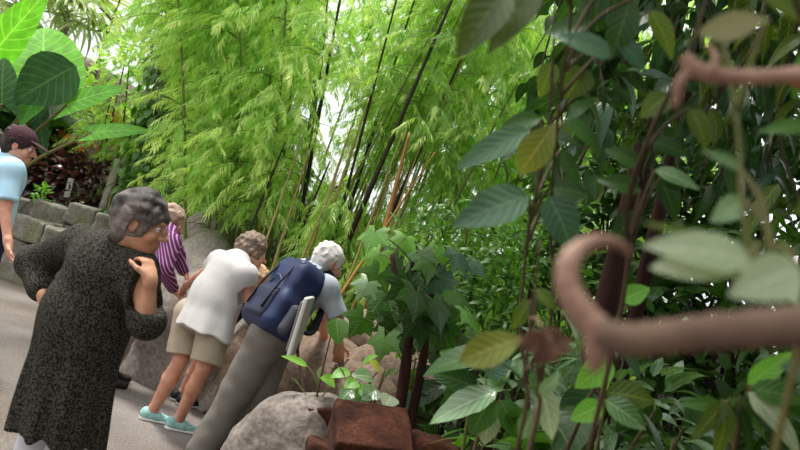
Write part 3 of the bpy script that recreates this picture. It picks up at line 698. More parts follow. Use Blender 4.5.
# long rounded rock barrier the visitors lean on
def onz(px, py, d, z=None):
    p = P(px, py, d)
    if z is not None: p[2] = z
    return p
T = [P(207, 228, 9.4), P(203, 262, 7.9), P(197, 322, 6.75), P(250, 352, 6.45)]
q = [cone(T[0], T[1], .22, .28, k=.1), cone(T[1], T[2], .29, .40, k=.15), cone(T[2], T[3], .38, .34, k=.15)]
for p, r in zip(T, (.3, .36, .46, .42)):
    b = p.copy(); b[2] = .0; q.append(cone(p-UP3*.1, b, r*.8, r*1.05, k=.2))
q.append(halfbox(V([0, 7, -.03]), -UP3, 6))
sdf_top('rock_barrier', q, .03, ROCK, 'long smooth grey rock barrier running back beside the path', 'rock', nz=lambda p: .035*sines(p, 4, 3, 5)+.012*sines(p, 19, 5, 2))
q = []
T2 = [P(268, 360, 6.0), P(322, 376, 5.6), P(372, 402, 5.25)]
q = [cone(T2[0], T2[1], .30, .27, k=.1), cone(T2[1], T2[2], .27, .24, k=.1)]
for p in T2:
    b = p.copy(); b[2] = .0; q.append(cone(p, b, .26, .32, k=.2))
q.append(halfbox(V([0, 5.5, -.03]), -UP3, 6))
sdf_top('rock_barrier', q, .025, ROCKB, 'brown rock ledge under the hand of the white-haired person', 'rock', nz=lambda p: .03*sines(p, 4.5, 8, 5)+.012*sines(p, 19, 5, 2))
def boulder(c, r, seed, m, label, amp=.16, sub=4, cat='rock', name='boulder', group=None, rot=0, cuts=0):
    import bmesh
    bm = bmesh.new(); bmesh.ops.create_icosphere(bm, subdivisions=sub, radius=1)
    rr = random.Random(seed); co = np.array([v.co for v in bm.verts]); ff = np.array([[v.index for v in f.verts] for f in bm.faces]); bm.free()
    for k in range(cuts):
        n = nrm(np.array([rr.gauss(0, 1), rr.gauss(0, 1), rr.gauss(0, .8)])); dd = rr.uniform(.6, .85); h = co@n
        co = co-np.clip(h-dd, 0, None)[:, None]*n*.9
    d = np.array([sum(mnoise.noise(Vector(p)*fq+Vector((seed*3.1, 0, 0)))*am for fq, am in ((1.2, 1), (2.7, .45), (6, .2), (13, .09))) for p in co])
    co = co*(1+amp*d[:, None])*V(r)
    ca, sa = math.cos(rot), math.sin(rot); co = co@np.array([[ca, sa, 0], [-sa, ca, 0], [0, 0, 1]])
    return put_top(name, co+V(c), ff, m, label, cat, group)
boulder(P(303, 452, 4.35)-UP3*.12, (.42, .36, .47), 4, ROCK, 'big rounded grey-brown boulder in front of the grey trousers', .14, 5, cuts=4, rot=.5)
boulder(P(250, 478, 4.3)-UP3*.1, (.22, .2, .2), 41, ROCK, 'low grey stone tucked at the left foot of the big boulder', .12, 4, cuts=4)
boulder(P(365, 345, 6.2)-UP3*.1, (.5, .4, .35), 14, ROCKB, 'pinkish brown boulder behind the hand on the ledge', .14, 4, cuts=3)
boulder(P(392, 372, 5.4)-UP3*.2, (.4, .4, .4), 15, ROCKB, 'brown boulder half hidden behind the lobed-leaf plant', .14, 4, cuts=3)
def block(c, axdir, half, m, label, seed, group=None, name='stone_block', cat='stone block', tilt=0., amp=.02, h=.02):
    d = nrm(V([axdir[0], axdir[1], tilt])); s = nrm(np.cross(UP3, d)); u = np.cross(d, s)
    v, f = sdf([box(c, np.array([d, s, u]), V(half)-.02, .02)], h, lambda p: amp*sines(p, 9, seed, 4)+amp*.5*sines(p, 40, seed+1, 2))
    return put_top(name, v, f, m, label, cat, group)
HR = nrm(V([CR[0], 0, 0]))
u = nrm(UP3*.86-CF*.5); d = nrm(CR*.98+CF*.1); d = nrm(d-u*np.dot(d, u)); s = np.cross(u, d)
v, f = sdf([box(P(374, 424, 3.55)-u*.09, np.array([d, s, u]), V([.165, .13, .08]), .012)], .008, lambda p: .004*sines(p, 22, 3, 4))
put_top('stone_block', v, f, LAVA, 'rust-red porous stone block at the bottom edge beside the broad leaves', 'stone block')
block(P(322, 408, 4.3)-UP3*.05, (.9, .4), (.12, .12, .08), LAVA, 'small rust-red porous stone behind the big boulder', 5, amp=.02, h=.011, tilt=.1)
block(P(331, 450, 4.1)-UP3*.14, (.9, .2), (.13, .14, .18), LAVA, 'dark rust-red stone under the small porous stone', 7, amp=.02, h=.013)
block(P(435, 452, 3.7)-UP3*.05, (.9, .2), (.12, .12, .1), LAVA, 'rust-red stone low down right of the square block', 17, amp=.02, h=.013)
block(P(380, 478, 3.62)-UP3*.18, (1, .0), (.22, .2, .15), LAVA, 'dark red stone supporting the square block', 21, amp=.02, h=.013)
# stone edging of the bed at the back left
for i, (px, py, d, hx, hy, hz, ax, lab) in enumerate([
    (52, 217, 9.6, .22, .2, .17, (1, .3), 'grey stone block in front of the white plant sign'),
    (84, 216, 9.6, .17, .2, .13, (1, .1), 'grey stone block right of the white plant sign'),
    (36, 230, 9.3, .26, .25, .14, (1, -.2), 'flat grey slab at the end of the path beside the pale blue shirt'),
    (110, 226, 9.5, .16, .2, .12, (1, .2), 'small grey stone at the foot of the slanting post'),
    (62, 240, 9.1, .2, .2, .12, (1, .4), 'low stone between the pale blue shirt and the charcoal tunic'),
    (22, 214, 9.8, .2, .2, .2, (1, .2), 'dark mossy stone behind the arm of the pale blue shirt'),
    (186, 211, 10.4, .20, .22, .16, (1, .5), 'grey stone block left of the far end of the rock barrier'),
    (222, 222, 9.9, .26, .14, .10, (1, -.5), 'flat stone slab resting right of the far end of the rock barrier'),
    (134, 342, 7.4, .16, .2, .22, (.4, 1), 'pale beige stone at the path edge behind the charcoal tunic'),
    ]):
    c = P(px, py, d); block(c, ax, (hx, hy, hz), STONE, lab, 30+i, amp=.02, h=.022)
    b = c.copy(); zt = c[2]-hz
    if zt > .12 and i < 8:     # rubble course below
        b[2] = zt/2-.02; block(b+V([.05, .03, 0]), ax, (hx*1.1, hy*1.1, zt/2+.01), STONE, ['rubble stone under the block in front of the plant sign', 'rubble stone under the block right of the plant sign', 'rubble stone under the flat slab by the pale blue shirt', 'rubble stone at the foot of the slanting post', 'rubble stone between the pale blue shirt and the charcoal tunic', 'rubble stone under the mossy stone behind the blue sleeve', 'rubble stone left of the rock barrier end', 'rubble stone right of the rock barrier end'][i], 50+i, amp=.02, h=.03, name='base_stone')
# raised soil bed behind the edging stones
g2 = np.meshgrid(np.linspace(-8.6, -2.7, 40), np.linspace(9.3, 12.8, 24), indexing='ij')
v, f = grid(*g2, lambda x, y: min(.62, max(-.05, (y-9.45+.12*math.sin(2*x))*1.6-.05))*min(1, max(0, (-2.9-x)/.4)))
tag(put('back_bed', v, f, SOIL), 'dark soil behind the stone edging', 'soil', kind='structure')
# slanting timber post, canes and the plant sign
WOODG = mat('weathered_wood', srgb('8e8880'), srgb('6f6962'), scale=3, rough=.9, stretch=(8, 8, 1), bump=.004, bscale=20)
g = Geo(); a, b = P(100, 219, 9.75), P(119, 160, 9.9); g.add(*tube([a-UP3*.5, a, b], .055, 10)); g.top('post', WOODG, 'slanting weathered grey post at the left of the leafy column', 'post')
CANE = mat('yellow_cane', srgb('a58f55'), srgb('7d6b3c'), scale=5, rough=.6)
for i in range(7):
    a = P(104+i*4.2, 222+i*1.2, 9.6+.05*(i % 3)); b = P(118+i*4.4, 172+i*3+3*(i % 2), 9.7)
    g = Geo(); g.add(*tube([a-UP3*.35, a, b], .012, 6)); g.top('cane', CANE, 'short dry cane in the low fence below the leafy column', 'cane', 'canes of the low fence')
s = thing('plant_sign', 'small white plant sign with a dark figure on a stake among dark red leaves', 'sign', G(62, 9.85, .45))
c = P(69, 188, 9.85); su = nrm(CU*.97+CR*.24); sr = nrm(CR); sr = nrm(sr-su*np.dot(sr, su)); sn = np.cross(sr, su)
v, f = sdf([box(c, np.array([sr, su, sn]), V([.036, .125, .006]), .002)], .006); put('panel', v, f, mat('white_card', (.8, .8, .78), rough=.5), s)
BLKP = mat('black_print', (.03, .03, .03), rough=.5)
q = [cone(c+sn*.010+su*.035, c+sn*.010+su*.005+sr*.012, .010, .012, k=.004), cone(c+sn*.010+su*.005+sr*.012, c+sn*.010-su*.04, .010, .007, k=.004), ball(c+sn*.01+su*.055+sr*.004, .010, .003)]
v, f = sdf(q, .004); put('figure_mark', v, f, BLKP, s)
g = Geo(); g.add(*tube([c-su*.10-sn*.012, c-su*.34-sr*.05-sn*.012, c-su*.55-sr*.09], .011, 6)); g.out('stake', mat('dark_stake', srgb('4a4038'), rough=.9), s)
# lectern sign seen edge-on beside the backpack
s = thing('lectern_sign', 'whitish tilted sign panel seen edge-on on a thin rusty stake by the grey trousers', 'sign', P(311, 450, 4.45))
a, b = P(310, 297, 4.62), P(292, 355, 4.60); dirn = nrm(b-a); c = (a+b)/2; sd_ = nrm((a+b)/2-CAM+CR*.55); sd_ = nrm(sd_-dirn*np.dot(sd_, dirn)); n_ = np.cross(dirn, sd_)
v, f = sdf([box(c, np.array([dirn, sd_, n_]), V([np.linalg.norm(b-a)/2-.004, .15, .010]), .004)], .008); put('panel', v, f, mat('white_laminate', srgb('cfcfca'), rough=.4), s)
v, f = sdf([box(c-n_*.020, np.array([dirn, sd_, n_]), V([np.linalg.norm(b-a)/2-.03, .13, .006]), .004)], .008); put('back_frame', v, f, mat('grey_frame', srgb('7b766f'), rough=.6), s)
g = Geo(); g.add(*tube(catmull([c+n_*-.02, P(298, 358, 4.63), P(303, 385, 4.55), P(311, 450, 4.45), P(316, 480, 4.42)], 14), .010, 6)); g.out('stake', mat('rusty_stake', srgb('4d3f34'), srgb('6a5140'), scale=20, rough=.9), s)
# ------------------------------------------------------------------ plants
WOOD = mat('brown_bark', srgb('4a3b30'), srgb('2f251e'), scale=8, rough=.95, bump=.01, bscale=20, stretch=(1, 1, .25))
REDBARK = mat('reddish_bark', srgb('4a2a24'), srgb('2c1a17'), scale=8, rough=.9, bump=.01, bscale=20, stretch=(1, 1, .25))
GREENSTEM = mat('green_stem', srgb('5b6d33'), srgb('6d5a3a'), scale=7, rough=.6)
BROWNSTEM = mat('brown_stem', srgb('55462f'), srgb('433624'), scale=7, rough=.7)
CULMG = mat('green_culm', srgb('59683a'), srgb('7a8347'), scale=2, rough=.45, stretch=(2, 2, .5))
CULMD = mat('dark_culm', srgb('1f1a14'), srgb('352b1f'), scale=2, rough=.45, stretch=(2, 2, .5))
CULMO = mat('orange_culm', srgb('b08a55'), srgb('94683c'), scale=2, rough=.5, stretch=(2, 2, .5))
CULMR = mat('orange_dead_culm', srgb('c08c52'), srgb('a0703f'), scale=2, rough=.55, stretch=(2, 2, .5))
CULMY = mat('straw_culm', srgb('a79a5e'), srgb('8b7d45'), scale=2, rough=.5, stretch=(2, 2, .5))
BAMLEAF = leafmat('bamboo_leaf', srgb('8cbb52'), srgb('d2e08c'), .4, (.98, 1.06, .52), .38)
BAMLEAF2 = leafmat('bamboo_leaf_deep', srgb('72a044'), srgb('b8cc74'), .4, (.98, 1.06, .52), .38)
def spray_geo(n=13, seed=0, L=.08, W=.0115):
    r = random.Random(seed); g = Geo(); tw = .20
    for i in range(n):
        t = (i+1)/n; sg = 1 if i % 2 else -1; a = sg*r.uniform(.35, .95)*(1.15-t*.6)
        d = V([math.sin(a), math.cos(a), -.25-r.random()*.35]); l = L*r.uniform(.7, 1.25)
        v, f, lu = leaf_geo(l, W, 3, 'lance', .2, r.uniform(.2, .6))
        R = frame(d, V([r.gauss(0, .35), r.gauss(0, .35), 1])); g.add(v@R.T+V([0, tw*t, -.05*t*t]), f, luv=lu)
    v, f = tube([(0, 0, 0), (0, tw*.5, -.012), (0, tw, -.05)], .0016, 3, cap=False); g.add(v, f)
    return np.concatenate(g.v), np.concatenate(g.f4), np.concatenate(g.l)
SPRAYS = [spray_geo(18, s) for s in range(4)]
SPRAYS_BIG = [spray_geo(14, 10+s, .115, .016) for s in range(3)]
def bamboo(label, base, lean, H, r, mcul, nsp, t0=.25, spread=.7, mleaf=None, group=None, droopdir=None, bend=.5, seed=0, big=False, az=None, zmin=0., xm=None):
    """base xyz, lean (dx,dy) per metre of height, bend = extra arch at the top"""
    rr = np.random.default_rng(seed+100); root = thing('bamboo', label, 'bamboo', base, group)
    t = np.linspace(0, 1, 40); lv = V([lean[0], lean[1], 0]); bd = lv if droopdir is None else V([droopdir[0], droopdir[1], 0])
    pts = V(base)+UP3*(t*H)[:, None]-UP3*(bend*.35*t**4*H*.3)[:, None]+lv*(t*H)[:, None]+bd*(bend*t**3*H*.35)[:, None]
    rad = r*(1-.75*t); g = Geo(); rr2 = rad.copy()
    rr2[::3] *= 1.0; rad2 = rad*(1+.14*((np.arange(40) % 4) == 0)); g.add(*tube(pts, rad2, 8))
    if nsp:
        gb = g; gl = Geo(); nb = max(4, nsp//9)
        for b in range(nb):
            s = t0+(1-t0)*rr.random()**.85; i = min(38, int(s*39)); p0 = pts[i]; a = rr.random()*6.283 if az is None or rr.random() < .35 else az+rr.normal()*.7
            ln = spread*rr.uniform(.5, 1.25)*(1.1-.4*s); dh = V([math.cos(a), math.sin(a), 0])
            u = np.linspace(0, 1, 6)[:, None]; bp = p0+dh*ln*u+UP3*(.35*ln*u-.75*ln*u**2.2)
            gb.add(*tube(bp, np.linspace(.005, .0018, 6), 4, cap=False))
            m = max(3, int(nsp/nb)); uu = rr.uniform(.2, 1, m); q = p0+dh*ln*uu[:, None]+UP3*(.35*ln*uu-.75*ln*uu**2.2)[:, None]+rr.normal(size=(m, 3))*.06
            q = q[q[:, 2] > zmin+.25*rr.random(m)]; m = len(q)
            if xm: q = q[q[:, 0] > xm[0]-np.maximum(0, q[:, 2]-xm[1])*1.6+.15*rr.normal(size=m)]; m = len(q)
            if m == 0: continue
            aa = a+rr.normal(size=m)*1.0; dirs = np.stack([np.cos(aa), np.sin(aa), -.35-.5*rr.random(m)], 1); nn = np.stack([rr.normal(size=m)*.3, rr.normal(size=m)*.3, np.ones(m)], 1)
            tp = (SPRAYS_BIG if big else SPRAYS); stamp(gl, tp[b % len(tp)], q, rots_from(dirs, nn), rr.uniform(.8, 1.35, m), rr.random(m))
        gl.out('foliage', mleaf or BAMLEAF, root)
    g.out('culm', mcul, root)
    return root
def lean_img(dx, dy=0.): return (dx, dy)
XM = (P(182, 150, 8.5)[0], P(150, 78, 8.5)[2])
# leafy culms arching to the left over the rock barrier
for i in range(20):
    px = 236+(i % 10)*7.5+random.uniform(-4, 4); d = 8.1+(i//10)*1.3+random.uniform(-.3, .3)
    ln = -.26+.022*(i % 10)+random.uniform(-.05, .05)
    bamboo('slender green bamboo with feathery leaves arching over the rock barrier', G(px, d, soil_h(*G(px, d)[:2])), (ln, random.uniform(-.12, .02)), random.uniform(4.6, 6.2), .018, CULMG, 400, .2, .75, BAMLEAF, 'leafy bamboo arching left over the barrier', (-.7, -.3), .35, seed=i, az=math.radians(200), zmin=1.5, xm=XM)
for i in range(10):
    px = 130+i*14+random.uniform(-4, 4); d = 10.8+random.uniform(-.4, .5)
    bamboo('pale leafy bamboo standing behind the leafy column', G(px, d, 0.0), (random.uniform(-.1, .1), 0), random.uniform(5, 6.5), .018, CULMG, 300, .25, .85, BAMLEAF, 'leafy bamboo at the back', (-.5, -.3), .3, seed=40+i)
# open middle: bare culms with leaves high up and low down
for i in range(20):
    px = 306+i*6.2+random.uniform(-3, 3); d = 8.0+(i % 4)*.7+random.uniform(-.2, .2)
    bamboo('thin green bamboo culm leaning right with leaves near its top', G(px, d, soil_h(*G(px, d)[:2])), (random.uniform(.03, .16), random.uniform(-.04, .06)), random.uniform(4.8, 6.4), random.uniform(.012, .022), [CULMG, CULMY, CULMG, CULMG][i % 4], 200, .42, .7, BAMLEAF if i % 2 else BAMLEAF2, 'bamboo culms in the open middle', (.5, -.3), .3, seed=60+i)
for i in range(9):
    px = 285+i*15+random.uniform(-5, 5); d = 10.9+random.uniform(-.3, .3)
    bamboo('tall bamboo behind the open middle with its leaves held high', G(px, d, soil_h(*G(px, d)[:2])), (random.uniform(-.04, .1), 0), random.uniform(6.2, 7.2), .02, CULMG, 260, .52, .85, BAMLEAF, 'tall bamboo behind the open middle', (.3, -.3), .3, seed=230+i)
# the ones that stand out
def culm_px(label, a, b, d, r, m, nsp=0, ext=1.3, group=None, seed=0):
    A, B = P(a[0], a[1], d), P(b[0], b[1], d+.1); D = (B-A)/max(1e-3, (B-A)[2]); base = A-D*(A[2]-soil_h(A[0], A[1])); H = (B[2]-base[2])*ext
    return bamboo(label, base, (D[0], D[1]), H, r, m, nsp, .7, .5, BAMLEAF2, group, bend=0., seed=seed)
culm_px('thick black bamboo culm leaning right across the bright gap', (372, 185), (452, 0), 7.6, .036, CULMD, 30, 1.25, seed=1)
culm_px('orange-brown bamboo culm right of the thick black culm', (385, 228), (408, 138), 7.2, .050, CULMR, 0, 1.02, seed=2)
culm_px('thin ochre bamboo culm right of the orange-brown one', (398, 208), (443, 140), 7.1, .022, CULMR, 0, .95, seed=3)
culm_px('slim black bamboo culm left of the bright gap', (343, 205), (382, 55), 7.7, .022, CULMD, 0, 1.4, seed=4)
culm_px('black bamboo culm rising just left of the thickest black one', (355, 190), (405, 30), 8.3, .026, CULMD, 20, 1.3, seed=5)
culm_px('dark bamboo culm beside the orange-brown culm', (404, 185), (445, 95), 7.9, .03, CULMD, 10, 1.5, seed=6)
culm_px('dark upright bamboo culm at the top centre', (318, 120), (340, 0), 8.4, .035, CULMD, 20, 1.2, seed=7)
culm_px('brown bamboo culm showing through the leaves above the white top', (263, 214), (272, 180), 8.0, .035, CULMO, 0, .9, seed=8)
for i, (x0, y0, x1, y1, m) in enumerate([(262, 252, 284, 190, 1), (276, 258, 292, 206, 1), (288, 262, 308, 214, 0), (298, 268, 318, 222, 1), (246, 240, 262, 200, 0), (350, 292, 372, 230, 2), (360, 290, 386, 222, 2), (372, 290, 392, 236, 2), (345, 285, 356, 236, 1), (355, 262, 378, 200, 2), (306, 262, 330, 190, 1), (318, 250, 345, 170, 1), (378, 262, 402, 196, 2)]):
    culm_px('short dry bamboo stump-like culm in the shade behind the visitors', (x0, y0), (x1, y1), 7.2+.2*(i % 3), .02+.006*(i % 3), [CULMD, CULMY, CULMY][m], 0, 1.35, 'dry culms at the foot of the bamboo', seed=20+i)
# bamboo further right, bright behind the hanging leaves
for i in range(18):
    px = 425+i*12+random.uniform(-5, 5); d = 8.6+(i % 3)*.8
    bamboo('bushy bright green bamboo seen between the hanging leaves', G(px, d, soil_h(*G(px, d)[:2])), (random.uniform(-.04, .08), random.uniform(-.06, .0)), random.uniform(3.8, 6.0), .016, CULMG, 230, .12, .75, BAMLEAF, 'bright bamboo at the right', (.3, -.3), .3, seed=120+i, big=True)
# low bamboo shoots hiding the ground between the culms
for i in range(16):
    px = 320+i*10+random.uniform(-5, 5); d = 9.2+random.uniform(-.4, .8)
    bamboo('low bushy bamboo shoot in the shade of the tall culms', G(px, d, soil_h(*G(px, d)[:2])), (random.uniform(-.1, .1), random.uniform(-.1, .0)), random.uniform(1.5, 2.3), .01, CULMD, 70, .1, .5, BAMLEAF2, 'low bamboo shoots', None, .3, seed=160+i)

for i in range(12):
    px = 312+i*9+random.uniform(-5, 5); d = 7.7+random.uniform(-.3, .4)
    bamboo('knee-high leafy bamboo shoot spilling in front of the culm bases', G(px, d, soil_h(*G(px, d)[:2])), (random.uniform(-.1, .15), random.uniform(-.1, .0)), random.uniform(1.7, 2.2), .008, CULMG, 110, .35, .45, BAMLEAF if i % 2 else BAMLEAF2, 'leafy shoots in front of the culms', None, .3, seed=190+i)
# ---- shrubs with one foliage mass
def dome_dirs(n, rr): d = rr.normal(size=(n, 3)); return d/np.linalg.norm(d, axis=1)[:, None]
def shrub(name, label, cat, c, rad, n, tpl, m, sc, base, stemr=.02, group=None, seed=0, stemmat=None, up=.3, hang=0., shell=.5, nst=5, stemname='stem', kind=None, tflare=1.0):
    rr = np.random.default_rng(seed); root = thing(name, label, cat, base, group)
    d = dome_dirs(n, rr); rad = V(rad); q = V(c)+d*rad*(shell+(1-shell)*rr.random((n, 1))**.6)
    q[:, 2] = np.maximum(q[:, 2], base[2]+.03)
    dirs = d*V([1, 1, .5])+rr.normal(size=(n, 3))*.55; dirs[:, 2] += up-hang
    nn = np.stack([rr.normal(size=n)*.4, rr.normal(size=n)*.4-.2, np.ones(n)], 1)
    if hang: nn = d+rr.normal(size=(n, 3))*.5
    gl = Geo(); K = len(tpl); idx = rr.integers(0, K, n)
    for kk in range(K):
        s = idx == kk; stamp(gl, tpl[kk], q[s], rots_from(dirs[s], nn[s]), sc*rr.uniform(.7, 1.3, s.sum()), rr.random(s.sum()))
    gs = Geo()
    for i in range(nst):
        e = V(c)+dome_dirs(1, rr)[0]*rad*.75; b = V(base)+rr.normal(size=3)*V([.04, .04, 0])
        gs.add(*tube(catmull([b, b*.5+e*.5+UP3*.1+rr.normal(size=3)*.05, e], 9), np.linspace(stemr*tflare, stemr*.35, 9), 6))
    gs.out(stemname, stemmat or BROWNSTEM, root); gl.out('foliage', m, root)
    return root
L_OV = [leaf_geo(1, .48, 6, 'ovate', .2, .5), leaf_geo(1, .42, 6, 'ovate', .25, .8), leaf_geo(1, .52, 6, 'ovate', .1, .3)]
L_LA = [leaf_geo(1, .26, 7, 'lance', .25, .6), leaf_geo(1, .22, 7, 'lance', .3, .9), leaf_geo(1, .3, 7, 'lance', .2, .4)]
L_HE = [leaf_geo(1, .85, 6, 'heart', .15, .4), leaf_geo(1, .8, 6, 'heart', .2, .6)]
L_ST = [leaf_geo(1, .12, 8, 'strap', .3, .9), leaf_geo(1, .10, 8, 'strap', .3, 1.2)]
L_PA = [palmate_geo(1, 5, 2.2, .30, .5), palmate_geo(1, 7, 2.4, .30, .6), palmate_geo(1, 5, 2.0, .34, .7)]
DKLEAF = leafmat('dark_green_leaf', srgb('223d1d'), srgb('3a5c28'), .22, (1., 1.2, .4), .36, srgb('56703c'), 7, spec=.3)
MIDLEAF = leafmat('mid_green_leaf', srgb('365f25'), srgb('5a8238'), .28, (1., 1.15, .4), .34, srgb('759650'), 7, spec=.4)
BRLEAF = leafmat('bright_green_leaf', srgb('5c9a38'), srgb('84b848'), .38, (1., 1.15, .4), .36, srgb('a5cc72'), 7)
GLOSSY = leafmat('glossy_pale_leaf', srgb('557a4c'), srgb('86a476'), .22, (1., 1.15, .5), .24, srgb('b5c9a0'), 7, spec=.8)
BLUELEAF = leafmat('bluish_green_leaf', srgb('34543e'), srgb('4f7055'), .2, (1., 1.2, .5), .34, srgb('6c8868'), 7, spec=.4)
OLIVE = leafmat('olive_leaf', srgb('42561e'), srgb('586e28'), .35, (1.1, 1.15, .3), .4, srgb('8a9a48'), 7)
YELLEAF = leafmat('yellow_green_leaf', srgb('8a9a30'), srgb('a8ad3c'), .4, (1.1, 1.1, .3), .4, srgb('c8c86a'), 7)
PALELEAF = leafmat('pale_underside_leaf', srgb('98a886'), srgb('b0bc9c'), .3, (1., 1.05, .7), .5, srgb('d2d8c0'), 6)
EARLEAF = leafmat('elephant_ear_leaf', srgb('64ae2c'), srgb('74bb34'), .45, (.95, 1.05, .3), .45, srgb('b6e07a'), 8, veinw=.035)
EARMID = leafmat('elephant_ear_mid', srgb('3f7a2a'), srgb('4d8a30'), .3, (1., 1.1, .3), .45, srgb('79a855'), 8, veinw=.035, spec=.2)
EARDARK = leafmat('elephant_ear_underside_and_shade', srgb('22451f'), srgb('2e5527'), .12, (1., 1.2, .35), .5, srgb('58783f'), 8, veinw=.035, spec=.15)  # dark undersides, and shade painted into the half-shadowed big leaf
CROTON = leafmat('dark_red_leaf', srgb('3a1f22'), srgb('5c3a33'), .15, (1.1, .8, .7), .22, spec=.8)
ORANGE = leafmat('orange_leaf', srgb('c87a28'), srgb('d9a23a'), .3, (1.1, .9, .4), .4)

# vine-covered column
root = thing('climbing_vine', 'tall column of climbing heart-shaped vine leaves at the left edge of the bamboo', 'vine', G(140, 9.7, .35))
A_, B_ = P(140, 205, 9.7), P(190, 0, 9.9); A_ = A_-UP3*.4; B_ = B_+UP3*.6
g = Geo(); g.add(*tube([A_, (A_+B_)/2, B_], [.11, .1, .08], 10)); g.out('trunk', WOOD, root)
rr = np.random.default_rng(5); n = 950; tt = rr.random(n); th = rr.random(n)*6.283; rad = .13+.26*rr.random(n)**1.3
q = A_+(B_-A_)*tt[:, None]+np.stack([np.cos(th)*rad, np.sin(th)*rad, rr.normal(size=n)*.05], 1)
dirs = np.stack([np.cos(th)*.6, np.sin(th)*.6, -.8*np.ones(n)], 1)+rr.normal(size=(n, 3))*.3; nn = np.stack([np.cos(th), np.sin(th), .9*np.ones(n)], 1)
gl = Geo(); stamp(gl, L_HE[0], q, rots_from(dirs, nn), rr.uniform(.09, .17, n), rr.random(n)); gl.out('foliage', MIDLEAF, root)
shrub('leafy_bush', 'yellow-green bush left of the vine column', 'bush', P(118, 95, 10.4), (.5, .5, .9), 700, L_OV, BAMLEAF, .12, G(112, 10.4, .5), seed=6, nst=6, stemmat=WOOD)
shrub('leafy_bush', 'low leafy bush at the foot of the vine column', 'bush', P(150, 190, 9.5), (.35, .35, .3), 260, L_HE, MIDLEAF, .10, G(150, 9.5, .3), seed=7)

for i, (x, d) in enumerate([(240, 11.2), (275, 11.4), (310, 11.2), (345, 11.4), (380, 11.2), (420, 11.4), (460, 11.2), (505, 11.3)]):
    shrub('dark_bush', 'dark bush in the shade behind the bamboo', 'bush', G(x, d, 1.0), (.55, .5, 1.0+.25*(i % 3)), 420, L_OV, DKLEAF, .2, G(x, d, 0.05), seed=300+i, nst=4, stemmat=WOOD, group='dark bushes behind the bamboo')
# elephant ear
def leaf_obj(name, parent, base, tip, wpx_m, m, shape='ovate', normal=None, fold=.15, droop=.25, wave=0., n=12, roll=0., label=None):
    """one big leaf as a mesh of its own, from base to tip"""
    base = V(base); tip = V(tip); L = np.linalg.norm(tip-base)*(1+.06*droop)
    v, f, lu = leaf_geo(L, wpx_m, n, shape, fold, droop, wave)
    # chord direction correction for the droop
    tipl = v[-3]; ang = math.atan2(-tipl[2], tipl[1]); ca, sa = math.cos(ang), math.sin(ang)
    y = v[:, 1]*ca-v[:, 2]*sa; z = v[:, 1]*sa+v[:, 2]*ca; v = np.stack([v[:, 0], y, z], 1)
    d = tip-base; nn = -CF*.8+UP3*.6 if normal is None else V(normal)
    R = frame(d, nn)
    if roll:
        a = math.radians(roll); R = R@np.array([[math.cos(a), 0, math.sin(a)], [0, 1, 0], [-math.sin(a), 0, math.cos(a)]])
    g = Geo(); g.add(v@R.T+base, f, luv=lu); o = g.out(name, m, parent)
    if label: o['label'] = label
    return o
ear = thing('elephant_ear', 'huge elephant ear plant with ribbed bright green leaves above the maroon cap', 'plant', G(6, 9.6, .5))
D = 9.3
def petiole(parent, a, mid, b, r=.022, m=None, nm='leaf_stalk'):
    g = Geo(); g.add(*tube(catmull([a, mid, b], 14), np.linspace(r*1.3, r*.7, 14), 8)); return g.out(nm, m or GREENSTEM, parent)
eb = G(6, 9.6, .5)
# base px, tip px, width m, depth base/tip, material, normal
px = .0119
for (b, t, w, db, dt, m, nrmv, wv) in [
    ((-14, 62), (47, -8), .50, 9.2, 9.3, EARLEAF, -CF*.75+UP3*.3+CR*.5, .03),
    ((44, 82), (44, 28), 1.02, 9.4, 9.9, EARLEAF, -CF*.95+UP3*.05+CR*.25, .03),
    ((76, 66), (14, 102), .66, 9.0, 8.8, EARDARK, -CF*.9+UP3*.15+CR*.2, .04),  # shadowed lower half of the bright leaf, built as a darker leaf
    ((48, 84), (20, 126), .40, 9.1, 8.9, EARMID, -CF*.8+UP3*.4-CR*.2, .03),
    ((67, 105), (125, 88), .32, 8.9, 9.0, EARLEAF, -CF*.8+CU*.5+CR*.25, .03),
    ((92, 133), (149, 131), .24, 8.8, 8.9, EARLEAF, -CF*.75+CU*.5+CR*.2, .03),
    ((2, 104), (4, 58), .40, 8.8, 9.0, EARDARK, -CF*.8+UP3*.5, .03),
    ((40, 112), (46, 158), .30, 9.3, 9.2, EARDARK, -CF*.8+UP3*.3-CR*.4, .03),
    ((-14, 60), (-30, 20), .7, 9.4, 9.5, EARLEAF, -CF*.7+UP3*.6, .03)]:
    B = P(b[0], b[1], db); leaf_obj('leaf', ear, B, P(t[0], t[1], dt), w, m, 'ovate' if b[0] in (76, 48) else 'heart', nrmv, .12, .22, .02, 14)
    petiole(ear, eb+V([random.uniform(-.08, .08), 0, .05]), (eb+B)/2+UP3*.15+CR*(-.12), B)
